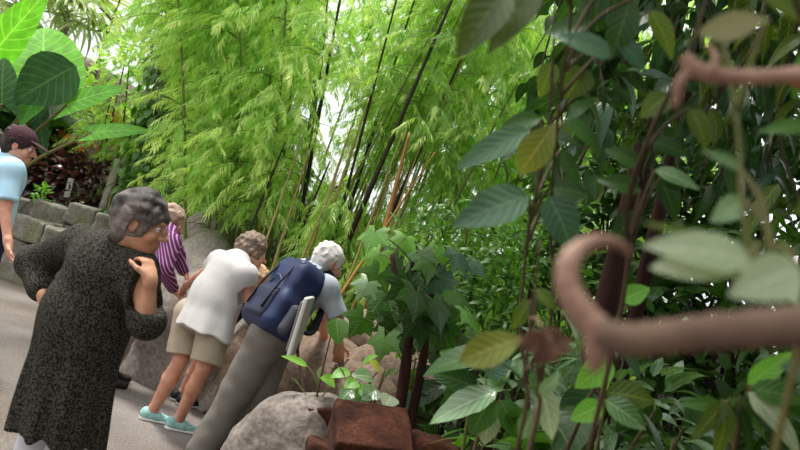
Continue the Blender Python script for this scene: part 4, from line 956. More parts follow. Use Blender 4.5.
# dark red shrub with orange tips
shrub('croton_shrub', 'dark red glossy-leaved shrub behind the small white plant sign', 'shrub', P(80, 188, 10.2), (.52, .45, .42), 420, L_OV, CROTON, .17, G(78, 10.2, .55), seed=11, stemmat=WOOD)
shrub('croton_shrub', 'dark red glossy-leaved shrub left of the small white plant sign', 'shrub', P(48, 176, 10.4), (.34, .35, .3), 200, L_OV, CROTON, .15, G(48, 10.4, .55), seed=12, stemmat=WOOD)
for i, (x, y) in enumerate([(62, 142), (84, 150), (104, 146), (112, 125), (96, 170)]):
    shrub('orange_croton', 'tuft of orange and yellow leaves above the dark red shrub', 'shrub', P(x, y, 10.5), (.12, .12, .14), 36, L_LA, ORANGE, .15, G(x-8, 10.5, .6), seed=13+i, group='orange leaf tufts', up=.9, nst=2, stemr=.012, stemmat=WOOD)
shrub('leafy_bush', 'small yellow-green clump at the stones beside the pale blue shirt', 'bush', P(42, 196, 9.6), (.1, .1, .12), 60, L_LA, BRLEAF, .1, G(42, 9.6, .4), seed=19, up=.8, nst=2, stemr=.01)
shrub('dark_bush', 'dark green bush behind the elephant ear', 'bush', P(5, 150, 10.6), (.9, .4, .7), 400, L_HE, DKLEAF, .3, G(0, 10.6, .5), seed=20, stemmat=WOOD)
# palms at the top left
def palm(label, base, top, fr, seed, m):
    rr = random.Random(seed); root = thing('palm', label, 'palm', base)
    g = Geo(); g.add(*tube(catmull([base, (V(base)+top)/2+V([.1, 0, 0]), top], 14), np.linspace(.10, .06, 14), 9)); g.out('trunk', WOODG, root)
    for i in range(fr):
        a = i/fr*6.283+rr.uniform(-.3, .3); el = rr.uniform(-.5, .9); d = V([math.cos(a)*math.cos(el), math.sin(a)*math.cos(el), math.sin(el)])
        g = Geo(); hub = top+d*rr.uniform(.4, .6); g.add(*tube([top, hub], [.015, .009], 5))
        side = nrm(np.cross(d, UP3)); nr = np.cross(side, d)
        for k in range(15):
            b = (k/14-.5)*3.6; dd = d*math.cos(b)+side*math.sin(b)
            v, f, lu = leaf_geo(rr.uniform(.55, .75), .055, 7, 'strap', .4, rr.uniform(.5, 1.1)); R = frame(dd, nr); g.add(v@R.T+hub, f, rnd=rr.random(), luv=lu)
        g.out('frond', m, root)
PALMLEAF = leafmat('palm_leaf', srgb('6d8a4a'), srgb('a8b27c'), .35, (1., 1.05, .5), .35, spec=.6)
palm('fan palm with strappy fronds at the top left above the elephant ear', G(50, 11.2, .4), P(66, 14, 11.2), 13, 1, PALMLEAF)
palm('second fan palm mostly hidden by the elephant ear leaves', G(10, 11.0, .4), P(22, 8, 11.0), 12, 2, PALMLEAF)
g = Geo()
for pts in ([(98, 60), (112, 20), (128, -20)], [(104, 35), (112, 22), (100, 8)], [(90, 30), (112, 34), (122, 50)]): g.add(*tube(catmull([P(x, y, 11) for x, y in pts], 8), .012, 5))
A_ = P(92, 90, 11); g.add(*tube([A_-UP3*2.4, A_, P(98, 60, 11)], .02, 6)); g.top('bare_tree', WOOD, 'bare thin twigs against the white sky at the top left', 'tree')

# ---- the lobed-leaf plant right of the rock ledge (every leaf a part)
def stalked(name, label, cat, base, stems, leaves, smat, group=None, stemr=.012):
    """stems: list of point lists (first point near the base); leaves: list of dicts"""
    root = thing(name, label, cat, base, group); allp = []
    for st in stems:
        c = catmull([V(p) for p in st], 24); g = Geo(); g.add(*tube(c, np.linspace(stemr*1.2, stemr*.5, 24), 8)); g.out('stem', smat, root); allp.append(c)
    allp = np.vstack(allp)
    for L in leaves:
        b = V(L['b']); i = np.argmin(np.linalg.norm(allp-(b-UP3*.12*L.get('drop', 1)), axis=1)); a = allp[i]
        if np.linalg.norm(a-b) > .02: petiole(root, a, (a+b)/2+UP3*.02, b, L.get('pr', .0035), L.get('pm', smat))
        if L.get('pal'):
            t = V(L['t']); ln = np.linalg.norm(t-b); v, f, lu = L_PA[L['pal']-1] if isinstance(L['pal'], int) else L_PA[0]
            R = frame(t-b, L['n']); g = Geo(); g.add((v*ln)@R.T+b, f, luv=lu); o = g.out('leaf', L['m'], root)
        else:
            o = leaf_obj('leaf', root, b, L['t'], L['w'], L['m'], L.get('shape', 'ovate'), L.get('n'), L.get('fold', .18), L.get('droop', .3), L.get('wave', .0), 12, L.get('roll', 0))
        if L.get('label'): o['label'] = L['label']
    return root
fb = P(412, 392, 4.35); fb[2] = soil_h(fb[0], fb[1])
rr = random.Random(3); lv = []
for (x, y, s, m) in [(366, 290, .12, GLOSSY), (384, 300, .22, GLOSSY), (415, 262, .16, MIDLEAF), (393, 262, .15, DKLEAF), (452, 262, .17, BLUELEAF), (430, 285, .17, BLUELEAF), (374, 262, .14, BRLEAF), (365, 325, .15, MIDLEAF),
                     (398, 330, .18, DKLEAF), (430, 310, .18, DKLEAF), (455, 300, .18, MIDLEAF), (412, 345, .17, DKLEAF), (390, 318, .17, DKLEAF), (418, 300, .17, DKLEAF), (436, 322, .17, DKLEAF), (400, 275, .15, DKLEAF), (445, 312, .16, MIDLEAF), (425, 270, .14, MIDLEAF), (440, 335, .16, MIDLEAF), (405, 292, .18, DKLEAF), (422, 325, .18, DKLEAF), (445, 282, .16, MIDLEAF),
                     (385, 345, .15, MIDLEAF), (462, 320, .15, BRLEAF), (372, 240, .14, BRLEAF), (400, 245, .14, BRLEAF), (470, 345, .16, MIDLEAF), (378, 282, .15, MIDLEAF), (440, 258, .15, BRLEAF), (468, 268, .16, BLUELEAF)]:
    d = 4.35+rr.uniform(-.35, .45); b = P(x+rr.uniform(-4, 8), y-8, d); ang = rr.uniform(-1, 1); out = nrm(img((x-412)/70, .55+rr.random()*.5, -.5+ang*.4))
    lv.append(dict(b=b, t=b+out*s*.95, pal=rr.randint(1, 3), n=-CF*rr.uniform(.2, .7)+UP3*.8+CR*rr.uniform(-.6, .6), m=m, pm=GREENSTEM, drop=1.2))
stalked('lobed_leaf_shrub', 'shrub with big lobed leaves and two dark stems behind the red square block', 'shrub', fb,
        [[fb, P(408, 350, 4.35), P(400, 300, 4.4), P(392, 255, 4.5)], [fb+CR*.06, P(423, 360, 4.4), P(428, 310, 4.45), P(440, 262, 4.5)], [fb, P(410, 330, 4.3), P(415, 290, 4.3), P(412, 262, 4.3)]], lv, REDBARK, stemr=.026)
# pale low plant on the ledge next to the block
pb = P(372, 402, 4.0); pb[2] = soil_h(pb[0], pb[1]); lv = []
for (x, y, tx, ty, w, m) in [(350, 372, 330, 378, .07, BRLEAF), (352, 390, 340, 402, .09, GLOSSY), (372, 378, 352, 376, .10, GLOSSY), (378, 390, 362, 400, .11, GLOSSY), (392, 396, 384, 408, .10, PALELEAF), (362, 366, 378, 356, .07, BRLEAF),
                             (368, 388, 355, 396, .08, BRLEAF), (345, 380, 337, 366, .03, GLOSSY), (384, 380, 396, 370, .08, MIDLEAF), (358, 382, 344, 388, .08, BRLEAF), (380, 372, 368, 362, .08, YELLEAF), (366, 398, 352, 410, .08, GLOSSY)]:
    d = 3.85+rr.uniform(-.12, .12); lv.append(dict(b=P(x, y, d), t=P(tx, ty, d-.05), w=w, m=m, n=-CF*.5+UP3*.8, droop=.4, pm=GREENSTEM))
stalked('broadleaf_seedling', 'low plant with pale glossy leaves right behind the red square block', 'plant', pb, [[pb, P(368, 392, 3.9), P(358, 378, 3.9)], [pb, P(380, 385, 3.95), P(384, 374, 4.0)]], lv, GREENSTEM, stemr=.008)
pb = P(314, 440, 4.2); lv = []
for (x, y, tx, ty, w, m) in [(307, 366, 281, 356, .05, BRLEAF), (318, 378, 322, 366, .03, GLOSSY), (300, 386, 290, 377, .02, GLOSSY), (336, 318, 338, 345, .13, MIDLEAF), (335, 384, 320, 378, .09, BRLEAF), (304, 412, 298, 404, .05, YELLEAF)]:
    d = 4.3; lv.append(dict(b=P(x, y, d), t=P(tx, ty, d-.06), w=w, m=m, n=-CF*.6+UP3*.7, droop=.3, pm=GREENSTEM))
pb[2] = .2
stalked('young_shrub', 'spindly shoot with a few green leaves beside the tilted sign', 'plant', pb, [[pb, P(316, 400, 4.25), P(325, 360, 4.3), P(334, 322, 4.3)]], lv, BROWNSTEM, stemr=.006)

# ---- undergrowth: prototypes then copies with all their leaves
def herb(name, label, cat, seed, nl, h, ls, ws, m, smat, shape='ovate', pal=False, stems=3, group=None, spread=.28):
    rr = random.Random(seed); root = thing(name, label, cat, (0, 0, 0), group); pts = []
    for s in range(stems):
        a = s/stems*6.28+rr.random(); e = V([math.cos(a)*spread*.5, math.sin(a)*spread*.5, h*rr.uniform(.75, 1.05)])
        c = catmull([V([0, 0, 0]), e*.5+V([rr.gauss(0, .03), rr.gauss(0, .03), 0]), e], 12); g = Geo(); g.add(*tube(c, np.linspace(.011, .004, 12), 6)); g.out('stem', smat, root); pts.append(c)
    for i in range(nl):
        c = pts[i % stems]; k = int(12*(.28+.72*(i/nl))); k = min(11, k); a = i*2.4+rr.random(); p = c[k]; dh = V([math.cos(a), math.sin(a), rr.uniform(.0, .5)]); b = p+dh*rr.uniform(.05, .14)*(1.2-.5*k/12)*(h/.6)
        l = ls*rr.uniform(.7, 1.2); t = b+nrm(V([math.cos(a), math.sin(a), rr.uniform(-.7, .2)]))*l; g = Geo()
        g.add(*tube([p, (p+b)/2+UP3*.01, b], .003, 5))
        if pal: v, f, lu = L_PA[i % 3]; g.add((v*l)@frame(t-b, UP3+V([rr.gauss(0, .25), rr.gauss(0, .25), 0])).T+b, f, luv=lu)
        else:
            v, f, lu = leaf_geo(l, ws*l/ls, 8, shape, .18, rr.uniform(.3, .7)); g.add(v@frame(t-b, UP3+V([rr.gauss(0, .3), rr.gauss(0, .3), 0])).T+b, f, luv=lu)
        g.out('leaf', m, root)
    return root
def copy_tree(o):
    c = o.copy(); COL.objects.link(c)
    for ch in list(o.children):
        d = ch.copy(); COL.objects.link(d); d.parent = c
    return c
PROT = [herb('broadleaf_shrub', 'broad-leaved green plant in the shaded undergrowth', 'plant', 1, 16, .62, .22, .13, MIDLEAF, GREENSTEM, 'ovate', group='broad-leaved undergrowth'),
        herb('lobed_leaf_plant', 'plant with hand-shaped green leaves in the undergrowth', 'plant', 2, 14, .6, .20, .1, MIDLEAF, GREENSTEM, pal=True, group='hand-leaved undergrowth'),
        herb('strap_leaf_plant', 'plant with long narrow arching leaves in the undergrowth', 'plant', 3, 22, .5, .34, .045, BRLEAF, GREENSTEM, 'lance', group='narrow-leaved undergrowth', stems=4),
        herb('glossy_leaf_plant', 'plant with pale glossy oval leaves in the undergrowth', 'plant', 4, 16, .55, .18, .12, GLOSSY, BROWNSTEM, 'ovate', group='glossy-leaved undergrowth'),
        herb('dark_leaf_plant', 'plant with dark oval leaves in the deep shade of the undergrowth', 'plant', 5, 20, .75, .22, .12, DKLEAF, BROWNSTEM, 'ovate', group='dark-leaved undergrowth', stems=4, spread=.4)]
used = set()
def place(k, pos, sc, rz):
    o = PROT[k] if k not in used else copy_tree(PROT[k]); used.add(k); o.location = Vector(pos); o.rotation_euler = (0, 0, rz); o.scale = (sc, sc, sc)
rr = random.Random(11)
for row, (d, n, x0, x1) in enumerate([(7.6, 9, 420, 760), (6.6, 9, 400, 780), (5.7, 10, 430, 800), (5.0, 9, 440, 820), (4.3, 9, 478, 840), (3.7, 8, 520, 850), (3.2, 7, 540, 880), (2.8, 6, 575, 905)]):
    for i in range(n):
        x = x0+(x1-x0)*(i+.5)/n+rr.uniform(-12, 12); dd = d+rr.uniform(-.25, .25); p = G(x, dd); p[2] = soil_h(p[0], p[1])-.02
        k = rr.choices([0, 1, 2, 3, 4], [3, 2, 2, 4, 3] if d < 5.5 else [2, 2, 4, 1, 3])[0]; place(k, p, rr.uniform(.85, 1.25)*(1.25 if d > 6 else 1), rr.random()*6.28)
# mid-height bushes closing the view on the right
for i, (x, y, d, rx, rz, n, tp, m, s, lab) in enumerate([
    (480, 262, 6.6, .8, .5, 900, L_LA, MIDLEAF, .13, 'bright narrow-leaved bush left of the foreground leaves'),
    (545, 300, 6.2, .8, .6, 800, L_LA, MIDLEAF, .15, 'mid green narrow-leaved bush behind the curled branch tip'),
    (640, 250, 6.4, .8, .9, 520, L_OV, DKLEAF, .20, 'dark bush behind the pale blurred leaf'),
    (730, 250, 5.8, .9, 1., 560, L_OV, DKLEAF, .20, 'dark bush at the right above the thick branch'),
    (790, 330, 5.0, .8, .8, 420, L_LA, MIDLEAF, .24, 'narrow-leaved bush at the right edge'),
    (690, 330, 5.4, .8, .6, 420, L_OV, MIDLEAF, .18, 'mid green bush hidden by the thick branch'),
    (600, 180, 7.2, .7, .9, 420, L_OV, MIDLEAF, .18, 'loose bush behind the reddish trunk'),
    (700, 130, 6.8, 1., 1., 640, L_OV, DKLEAF, .19, 'tall dark bush behind the upper branch'),
    (790, 120, 6.2, .9, 1., 520, L_OV, OLIVE, .20, 'olive bush at the upper right edge'),
    (520, 395, 3.9, .35, .2, 90, L_OV, GLOSSY, .15, 'low glossy bush under the withered brown leaf'),
    (610, 400, 3.7, .4, .25, 110, L_LA, GLOSSY, .20, 'low pale bush right of the thin brown stems')]):
    b = G(x, d); b[2] = soil_h(b[0], b[1]); shrub('understory_bush', lab, 'bush', P(x, y, d), (rx, rx*.8, rz), n, tp, m, s, b, .022, None, 70+i, WOOD, nst=6)
# trees whose crowns shade the right half
def tree(label, base, top, cr, n, m, seed, tp, s, bark, r=.07, hang=.5, extra=()):
    rr = np.random.default_rng(seed); root = thing('tree', label, 'tree', base)
    mid = (V(base)+top)/2+V([.05, .05, 0]); c = catmull([base, mid, top], 16); g = Geo(); g.add(*tube(c, np.linspace(r, r*.55, 16), 10)); g.out('trunk', bark, root)
    gb = Geo(); gl = Geo(); tips = []
    for i in range(12):
        e = V(top)+dome_dirs(1, rr)[0]*V(cr)*V([.8, .8, .6]); cc = catmull([c[12], (c[12]+e)/2+UP3*.15, e], 8); gb.add(*tube(cc, np.linspace(r*.4, .01, 8), 6)); tips.append(cc)
    d = dome_dirs(n, rr); q = V(top)+d*V(cr)*(rr.random((n, 1))**.4); dirs = d*.6+rr.normal(size=(n, 3))*.5; dirs[:, 2] -= hang; nn = np.stack([rr.normal(size=n)*.5, rr.normal(size=n)*.5, np.ones(n)], 1)
    stamp(gl, tp, q, rots_from(dirs, nn), s*rr.uniform(.7, 1.3, n), rr.random(n))
    gb.out('branch', bark, root); gl.out('crown', m, root)
tb = G(610, 4.6); tb[2] = soil_h(tb[0], tb[1])
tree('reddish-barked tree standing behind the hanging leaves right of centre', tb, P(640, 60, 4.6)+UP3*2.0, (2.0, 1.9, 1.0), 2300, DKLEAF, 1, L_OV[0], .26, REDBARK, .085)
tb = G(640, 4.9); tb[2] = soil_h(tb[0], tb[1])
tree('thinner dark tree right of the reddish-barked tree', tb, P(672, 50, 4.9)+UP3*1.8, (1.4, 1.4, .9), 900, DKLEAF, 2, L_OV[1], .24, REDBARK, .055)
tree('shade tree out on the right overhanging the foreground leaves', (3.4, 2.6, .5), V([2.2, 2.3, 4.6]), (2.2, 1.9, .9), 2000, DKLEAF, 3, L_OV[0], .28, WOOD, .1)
tree('unseen tree added on the far right to block fill light', (3.0, .3, .5), V([2.9, .3, 2.6]), (1.3, 1.6, 1.5), 1500, DKLEAF, 5, L_OV[2], .28, WOOD, .09)  # out of view, crown added to keep fill light off the near leaves
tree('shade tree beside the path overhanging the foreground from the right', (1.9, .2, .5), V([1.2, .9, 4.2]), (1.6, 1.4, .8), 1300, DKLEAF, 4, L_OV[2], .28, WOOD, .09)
# hanging strands of leaves under the crowns
def strand(label, x, d, y0, y1, m, seed, tp, s, n=26, group='hanging leafy strands'):
    rr = np.random.default_rng(seed); a = P(x+(225-y0)*.12, y0, d); b = a+V([rr.normal()*.12, rr.normal()*.1, P(x, y1, d)[2]-a[2]])
    root = thing('hanging_vine', label, 'vine', b, group); c = catmull([a, (a+b)/2+rr.normal(size=3)*.06, b], 18); g = Geo(); g.add(*tube(c, .005, 5)); g.out('stem', BROWNSTEM, root)
    t = rr.random(n); q = a+(c[-1]-a)*t[:, None]+rr.normal(size=(n, 3))*.05; th = rr.random(n)*6.28; dirs = np.stack([np.cos(th), np.sin(th), -.75+.5*rr.normal(size=n)], 1); nn = np.stack([np.cos(th)*.5, np.sin(th)*.5, np.ones(n)], 1)+rr.normal(size=(n, 3))*.35
    gl = Geo(); stamp(gl, tp, q, rots_from(dirs, nn), s*rr.uniform(.7, 1.25, n), rr.random(n)); gl.out('foliage', m, root)
rr = random.Random(5)
for i in range(30):
    x = 545+i*8.6+rr.uniform(-8, 8); d = rr.uniform(2.4, 4.4); y1 = rr.uniform(110, 225)
    strand('strand of dark hanging leaves below the tree crowns', x, d, -60, y1, [DKLEAF, DKLEAF, OLIVE, DKLEAF, BLUELEAF][i % 5], 200+i, L_LA[i % 3] if i % 2 else L_OV[i % 3], .19 if i % 2 else .12, 24 if i % 2 else 40)
# ------------------------------------------------------------------ near foreground plants, every leaf a part
def fl(b, t, d, wpx, m, shape='ovate', dt=None, n=None, **k):
    dt = d if dt is None else dt
    r = dict(b=P(b[0], b[1], d), t=P(t[0], t[1], dt), w=wpx/FPX*d, m=m, shape=shape, n=(-CF*.85+UP3*.4 if n is None else n)); r.update(k); return r
OLIVEY = leafmat('olive_yellow_leaf', srgb('636e26'), srgb('727830'), .3, (1.1, 1.1, .3), .4, srgb('a5a050'), 7)
DULL = leafmat('dull_olive_grey_leaf', srgb('8d8a68'), srgb('9a9672'), .2, (1., 1., .6), .5, srgb('a8a47e'), 6)
OLIVED = leafmat('dark_olive_leaf', srgb('3f5220'), srgb('4c5f26'), .15, (1.1, 1.1, .3), .4, srgb('66783a'), 7)
def down(px, py, d, z=.45):
    p = P(px, py, d); return V([p[0], p[1], z])
BK = P(515, 470, 1.9); BK[2] = .5
stalked('big_leaf_sapling', 'slender sapling with large grey-green leaves in the middle of the right half', 'plant', down(519, 440, 1.9, .45),
        [[down(519, 440, 1.9, .45), P(521, 440, 1.9), P(520, 330, 1.9), P(528, 235, 1.88), P(545, 150, 1.85), P(553, 60, 1.8), P(556, -40, 1.75)]],
        [fl((529, 196), (452, 226), 1.75, 42, BLUELEAF, wave=.02, fold=.2, label='grey-green ribbed leaf pointing left'),
         fl((549, 196), (572, 252), 1.7, 42, BLUELEAF, fold=.15, label='grey-green leaf hanging straight down'),
         fl((530, 130), (455, 170), 1.8, 28, BLUELEAF, fold=.2, label='narrow ribbed leaf pointing lower left'),
         fl((556, 122), (519, 174), 1.7, 34, OLIVEY, 'obov', fold=.12, label='yellow-olive translucent leaf'),
         fl((540, 118), (500, 128), 1.9, 20, DKLEAF), fl((552, 62), (540, 98), 1.9, 22, OLIVE), fl((566, 120), (600, 150), 1.95, 20, DKLEAF), fl((560, 150), (578, 190), 2.0, 18, DKLEAF),
         fl((550, 188), (590, 196), 1.85, 24, DKLEAF)], BROWNSTEM, stemr=.0045)
stalked('big_leaf_sapling', 'tall sapling whose olive leaves hang into the top centre', 'plant', down(560, 440, 2.1, .45),
        [[down(560, 440, 2.1, .45), P(548, 340, 2.05), P(550, 220, 1.9), P(560, 100, 1.7), P(572, 0, 1.45), P(560, -60, 1.4)]],
        [fl((508, -12), (457, 58), 1.35, 44, OLIVED, fold=.35, label='dark olive leaf at the top centre'), fl((540, -16), (488, 54), 1.4, 34, OLIVED, fold=.2, label='second olive leaf overlapping the first'),
         fl((612, 56), (553, 36), 1.5, 28, BLUELEAF, label='bluish leaf lying flat'), fl((590, 26), (545, 34), 1.6, 26, DKLEAF), fl((618, 40), (645, 72), 1.6, 26, BLUELEAF), fl((585, 68), (565, 100), 1.7, 34, OLIVE),
         fl((630, 0), (610, 60), 1.6, 32, DKLEAF), fl((600, -10), (592, 30), 1.6, 24, DKLEAF), fl((650, 10), (672, 60), 1.7, 26, OLIVE)], BROWNSTEM, stemr=.0045)
stalked('thin_brown_shoot', 'leaning thin brown shoot rising to the top right of centre', 'plant', down(612, 420, 1.8, .45),
        [[down(612, 420, 1.8, .45), P(617, 330, 1.75), P(627, 205, 1.6), P(652, 130, 1.5), P(688, 55, 1.4), P(715, -30, 1.4)]],
        [fl((640, 165), (604, 150), 1.6, 22, DKLEAF), fl((648, 140), (690, 158), 1.6, 22, DKLEAF), fl((640, 190), (596, 180), 1.7, 22, DKLEAF), fl((668, 95), (640, 118), 1.6, 26, OLIVE), fl((690, 108), (706, 150), 1.5, 26, OLIVE),
         fl((655, 170), (700, 190), 1.7, 18, GLOSSY), fl((632, 210), (612, 248), 1.7, 22, DKLEAF), fl((660, 178), (676, 222), 1.7, 26, DKLEAF)], BROWNSTEM, stemr=.0055)
stalked('thin_brown_shoot', 'pair of thin brown shoots with a yellow-green leaf below the curled branch', 'plant', down(528, 470, 1.6, .45),
        [[down(528, 470, 1.6, .45), P(530, 450, 1.6), P(537, 390, 1.58), P(548, 345, 1.55)], [down(518, 470, 1.65, .45), P(519, 440, 1.6), P(524, 380, 1.6), P(530, 330, 1.55), P(540, 240, 1.55)]],
        [fl((526, 336), (459, 362), 1.5, 36, OLIVEY, 'obov', wave=.03, label='yellow-green spotted leaf'), fl((530, 300), (512, 330), 1.6, 18, OLIVE), fl((536, 290), (556, 310), 1.6, 16, OLIVE),
         fl((540, 395), (560, 372), 1.7, 14, GLOSSY), fl((534, 410), (520, 440), 1.7, 22, GLOSSY), fl((540, 385), (552, 440), 1.75, 26, PALELEAF)], BROWNSTEM, stemr=.0045)
stalked('thin_green_shoot', 'thin green shoot with fresh leaves low on the right of centre', 'plant', down(600, 460, 2.2, .5),
        [[down(600, 460, 2.2, .5), P(598, 440, 2.2), P(603, 390, 2.2), P(614, 330, 2.2), P(630, 300, 2.2)]],
        [fl((612, 360), (575, 388), 2.2, 30, BRLEAF), fl((606, 392), (655, 402), 2.2, 30, OLIVE), fl((605, 400), (646, 430), 2.1, 26, GLOSSY), fl((622, 300), (650, 288), 2.2, 22, BRLEAF, label='bright green round leaf'), fl((602, 405), (570, 420), 2.2, 24, BRLEAF), fl((617, 335), (640, 380), 2.2, 14, BLUELEAF)], GREENSTEM, stemr=.005)
stalked('large_leaf_plant', 'plant with a broad pale green leaf at the bottom right of the red square block', 'plant', down(480, 450, 2.9, .5),
        [[down(480, 450, 2.9, .5), P(482, 420, 2.9), P(488, 390, 2.95)], [down(480, 450, 2.9, .5), P(470, 400, 3.0), P(462, 372, 3.0)]],
        [fl((497, 392), (430, 424), 2.7, 34, GLOSSY, wave=.04, n=-CF*.5+UP3*.8, label='broad pale green leaf pointing left'), fl((492, 396), (470, 436), 2.7, 30, MIDLEAF, n=-CF*.6+UP3*.7), fl((478, 388), (430, 372), 2.9, 26, DKLEAF), fl((472, 380), (445, 402), 2.95, 30, DKLEAF),
         fl((490, 412), (484, 445), 2.75, 24, PALELEAF), fl((500, 400), (520, 440), 2.8, 26, MIDLEAF), fl((485, 375), (512, 360), 2.95, 24, BLUELEAF), fl((462, 365), (440, 352), 3.0, 24, MIDLEAF)], GREENSTEM, stemr=.008)
stalked('arching_leaf_plant', 'plant with long arching leaves at the bottom right corner', 'plant', down(725, 470, 1.9, .55),
        [[down(725, 470, 1.9, .55), P(724, 440, 1.9), P(722, 400, 1.9)], [down(735, 470, 1.9, .55), P(742, 420, 1.85), P(748, 390, 1.85)]],
        [fl((748, 392), (800, 460), 1.7, 24, PALELEAF, 'strap', droop=.6, fold=.1, label='pale blue-green arching leaf'), fl((740, 396), (785, 452), 1.75, 16, DKLEAF, 'lance', droop=.6), fl((735, 400), (748, 462), 1.8, 14, DKLEAF, 'lance', droop=.7), fl((724, 402), (690, 440), 1.8, 20, OLIVE, 'lance', droop=.6),
         fl((726, 404), (712, 462), 1.8, 22, OLIVE, 'lance', droop=.6), fl((720, 405), (676, 404), 1.85, 16, MIDLEAF, 'lance'), fl((752, 388), (805, 402), 1.7, 26, MIDLEAF), fl((748, 384), (792, 352), 1.75, 22, BRLEAF), fl((730, 398), (766, 440), 1.8, 14, MIDLEAF, 'lance')], GREENSTEM, stemr=.007)
# the blurred branches
BRANCH = mat('pale_pinkish_bark', srgb('d8b8a4'), srgb('bf9b88'), scale=14, rough=.8, bump=.002, bscale=60, stretch=(1, 1, 1), cc=srgb('8f6f5f'), cscale=6)
root = thing('branch', 'thick bare branch with a curled tip reaching in from the right edge', 'branch', P(830, 331, .62))
BRANCH2 = mat('grey_brown_bark', srgb('7d6656'), srgb('644f43'), scale=14, rough=.85, bump=.002, bscale=60)
def br(pts, rpx, nm, parent, seg=12, n=40, m=None):
    c = catmull([P(*p) for p in pts], n); dd = np.interp(np.linspace(0, 1, n), np.linspace(0, 1, len(pts)), [p[2] for p in pts]); r = np.interp(np.linspace(0, 1, n), np.linspace(0, 1, len(rpx)), rpx)/FPX*dd
    r = r*(1+.05*np.sin(np.arange(n)*1.9)+.06*(np.arange(n) % 9 == 0)); g = Geo(); g.add(*tube(c, r, seg)); return g.out(nm, m or BRANCH, parent)
br([(900, 326, .60), (800, 326, .62), (700, 333, .64), (635, 340, .66), (596, 335, .67)], [21, 21, 18, 17, 17], 'limb', root, m=BRANCH2)
br([(606, 338, .67), (586, 318, .68), (568, 288, .69), (571, 258, .70), (592, 243, .71), (615, 243, .72), (631, 254, .73)], [17, 15, 13, 11, 8.5, 6, 3.5], 'curled_tip', root)
br([(600, 335, .67), (597, 352, .67), (592, 372, .67)], [16, 14, 5], 'knob', root, n=14)
root = thing('branch', 'upper bare branch with a hooked end at the top right', 'branch', P(840, 74, .8))
br([(900, 62, .80), (800, 74, .82), (740, 77, .84), (702, 72, .85), (684, 58, .86)], [9, 8, 8, 9, 7], 'limb', root)
br([(692, 70, .85), (680, 84, .86), (676, 108, .87)], [6, 6, 4], 'hook', root, n=14)
br([(712, 74, .84), (716, 56, .85), (706, 44, .86)], [4, 3, 2], 'side_twig', root, n=10)
stalked('blurred_shoot', 'near blurred shoot with pale grey-green leaves at the right edge', 'plant', down(790, 470, .95, .45),
        [[down(790, 470, .95, .45), P(792, 380, .9), P(770, 280, .86), P(752, 258, .84), P(742, 200, .86), P(738, 130, .9), P(722, 30, .95)]],
        [fl((752, 262), (641, 246), .80, 44, PALELEAF, n=-CF*.8+UP3*.5, wave=.03, label='pale blurred leaf, upper of two'), fl((738, 276), (650, 268), .80, 34, PALELEAF, 'obov', n=-CF*.7+UP3*.6, label='pale blurred leaf, lower of two'),
         fl((730, 252), (640, 222), .86, 16, OLIVE, label='olive leaf above the pale ones'), fl((800, 268), (728, 296), .74, 50, PALELEAF, label='pale blurred leaf at the right edge'), fl((768, 18), (698, 34), .9, 28, DULL, 'obov', n=-CF*.9-UP3*.1, label='pale blurred leaf at the top right'),
         fl((745, 200), (710, 222), .95, 26, GLOSSY), fl((742, 170), (700, 150), .95, 16, GLOSSY)], GREENSTEM, stemr=.004)
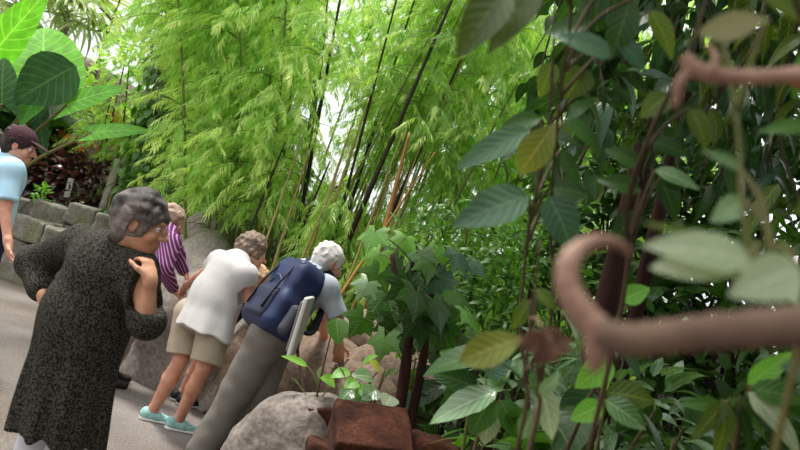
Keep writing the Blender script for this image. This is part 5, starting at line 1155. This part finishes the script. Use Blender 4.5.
stalked('blurred_shoot', 'near leafy shoot at the upper right edge', 'plant', down(840, 470, 1.1, .45),
        [[down(840, 470, 1.1, .45), P(838, 300, 1.1), P(830, 150, 1.1), P(800, 20, 1.1), P(780, -40, 1.1)]],
        [fl((820, 126), (758, 132), 1.1, 20, MIDLEAF, label='green leaf entering at the right edge'), fl((800, 20), (752, -8), 1.1, 26, OLIVE), fl((822, 90), (770, 72), 1.1, 30, leafmat('red_brown_leaf', srgb('5a3020'), srgb('7a4028'), .3, (1.1, .8, .5)), label='reddish leaf'), fl((832, 180), (795, 215), 1.15, 26, OLIVE), fl((810, 50), (792, 100), 1.15, 24, MIDLEAF), fl((832, 300), (775, 292), 1., 34, PALELEAF), fl((832, 380), (780, 366), 1.05, 40, BLUELEAF)], BROWNSTEM, stemr=.005)
# withered brown leaf caught on the twigs
v, f, lu = leaf_geo(.085, .062, 14, 'ovate', .8, .9, .25)
R = frame(CU*-1+CR*.15, -CF+CR*.4); g = Geo(); g.add(v@R.T+P(541, 326, 1.0), f, luv=lu); v2, f2, l2 = leaf_geo(.075, .055, 14, 'ovate', .9, 1.3, .3); R = frame(CU*-1-CR*.35, -CF-CR*.5); g.add(v2@R.T+P(546, 330, 1.0), f2, luv=l2)
g.add(*tube(catmull([P(541, 326, 1.0), P(536, 318, 1.2), P(530, 318, 1.52)], 8), .002, 5))
o = g.top('withered_leaf', mat('dry_brown_leaf', srgb('9a7a68'), srgb('7d5f50'), scale=30, rough=.9), 'withered crumpled brown leaf caught on the thin brown shoots', 'leaf')
# ------------------------------------------------------------------ light
w = bpy.data.worlds.new('sky'); scene.world = w; w.use_nodes = True
nt = w.node_tree; bg = nt.nodes['Background']
tc = nt.nodes.new('ShaderNodeTexCoord'); sx = nt.nodes.new('ShaderNodeSeparateXYZ'); nt.links.new(tc.outputs['Generated'], sx.inputs[0])
rp = nt.nodes.new('ShaderNodeValToRGB'); nt.links.new(sx.outputs[2], rp.inputs[0]); e = rp.color_ramp.elements      # overcast sky: brightest overhead
e[0].position = 0.0; e[0].color = (.30, .31, .29, 1); e[1].position = 1.0; e[1].color = (1, 1, 1, 1)
n_ = e.new(.06); n_.color = (.52, .54, .54, 1)
nt.links.new(rp.outputs[0], bg.inputs[0]); bg.inputs[1].default_value = 2.0
sd = bpy.data.lights.new('sun', 'SUN'); sd.energy = 3.6; sd.angle = math.radians(9); sd.color = (1, .97, .9)
so = bpy.data.objects.new('sun', sd); COL.objects.link(so); so.rotation_euler = Vector((-.22, .12, .96)).to_track_quat('Z', 'Y').to_euler()
vs = scene.view_settings; vs.view_transform = 'Standard'; vs.look = 'None'; vs.exposure = 0.25; vs.gamma = 1; vs.use_curve_mapping = False
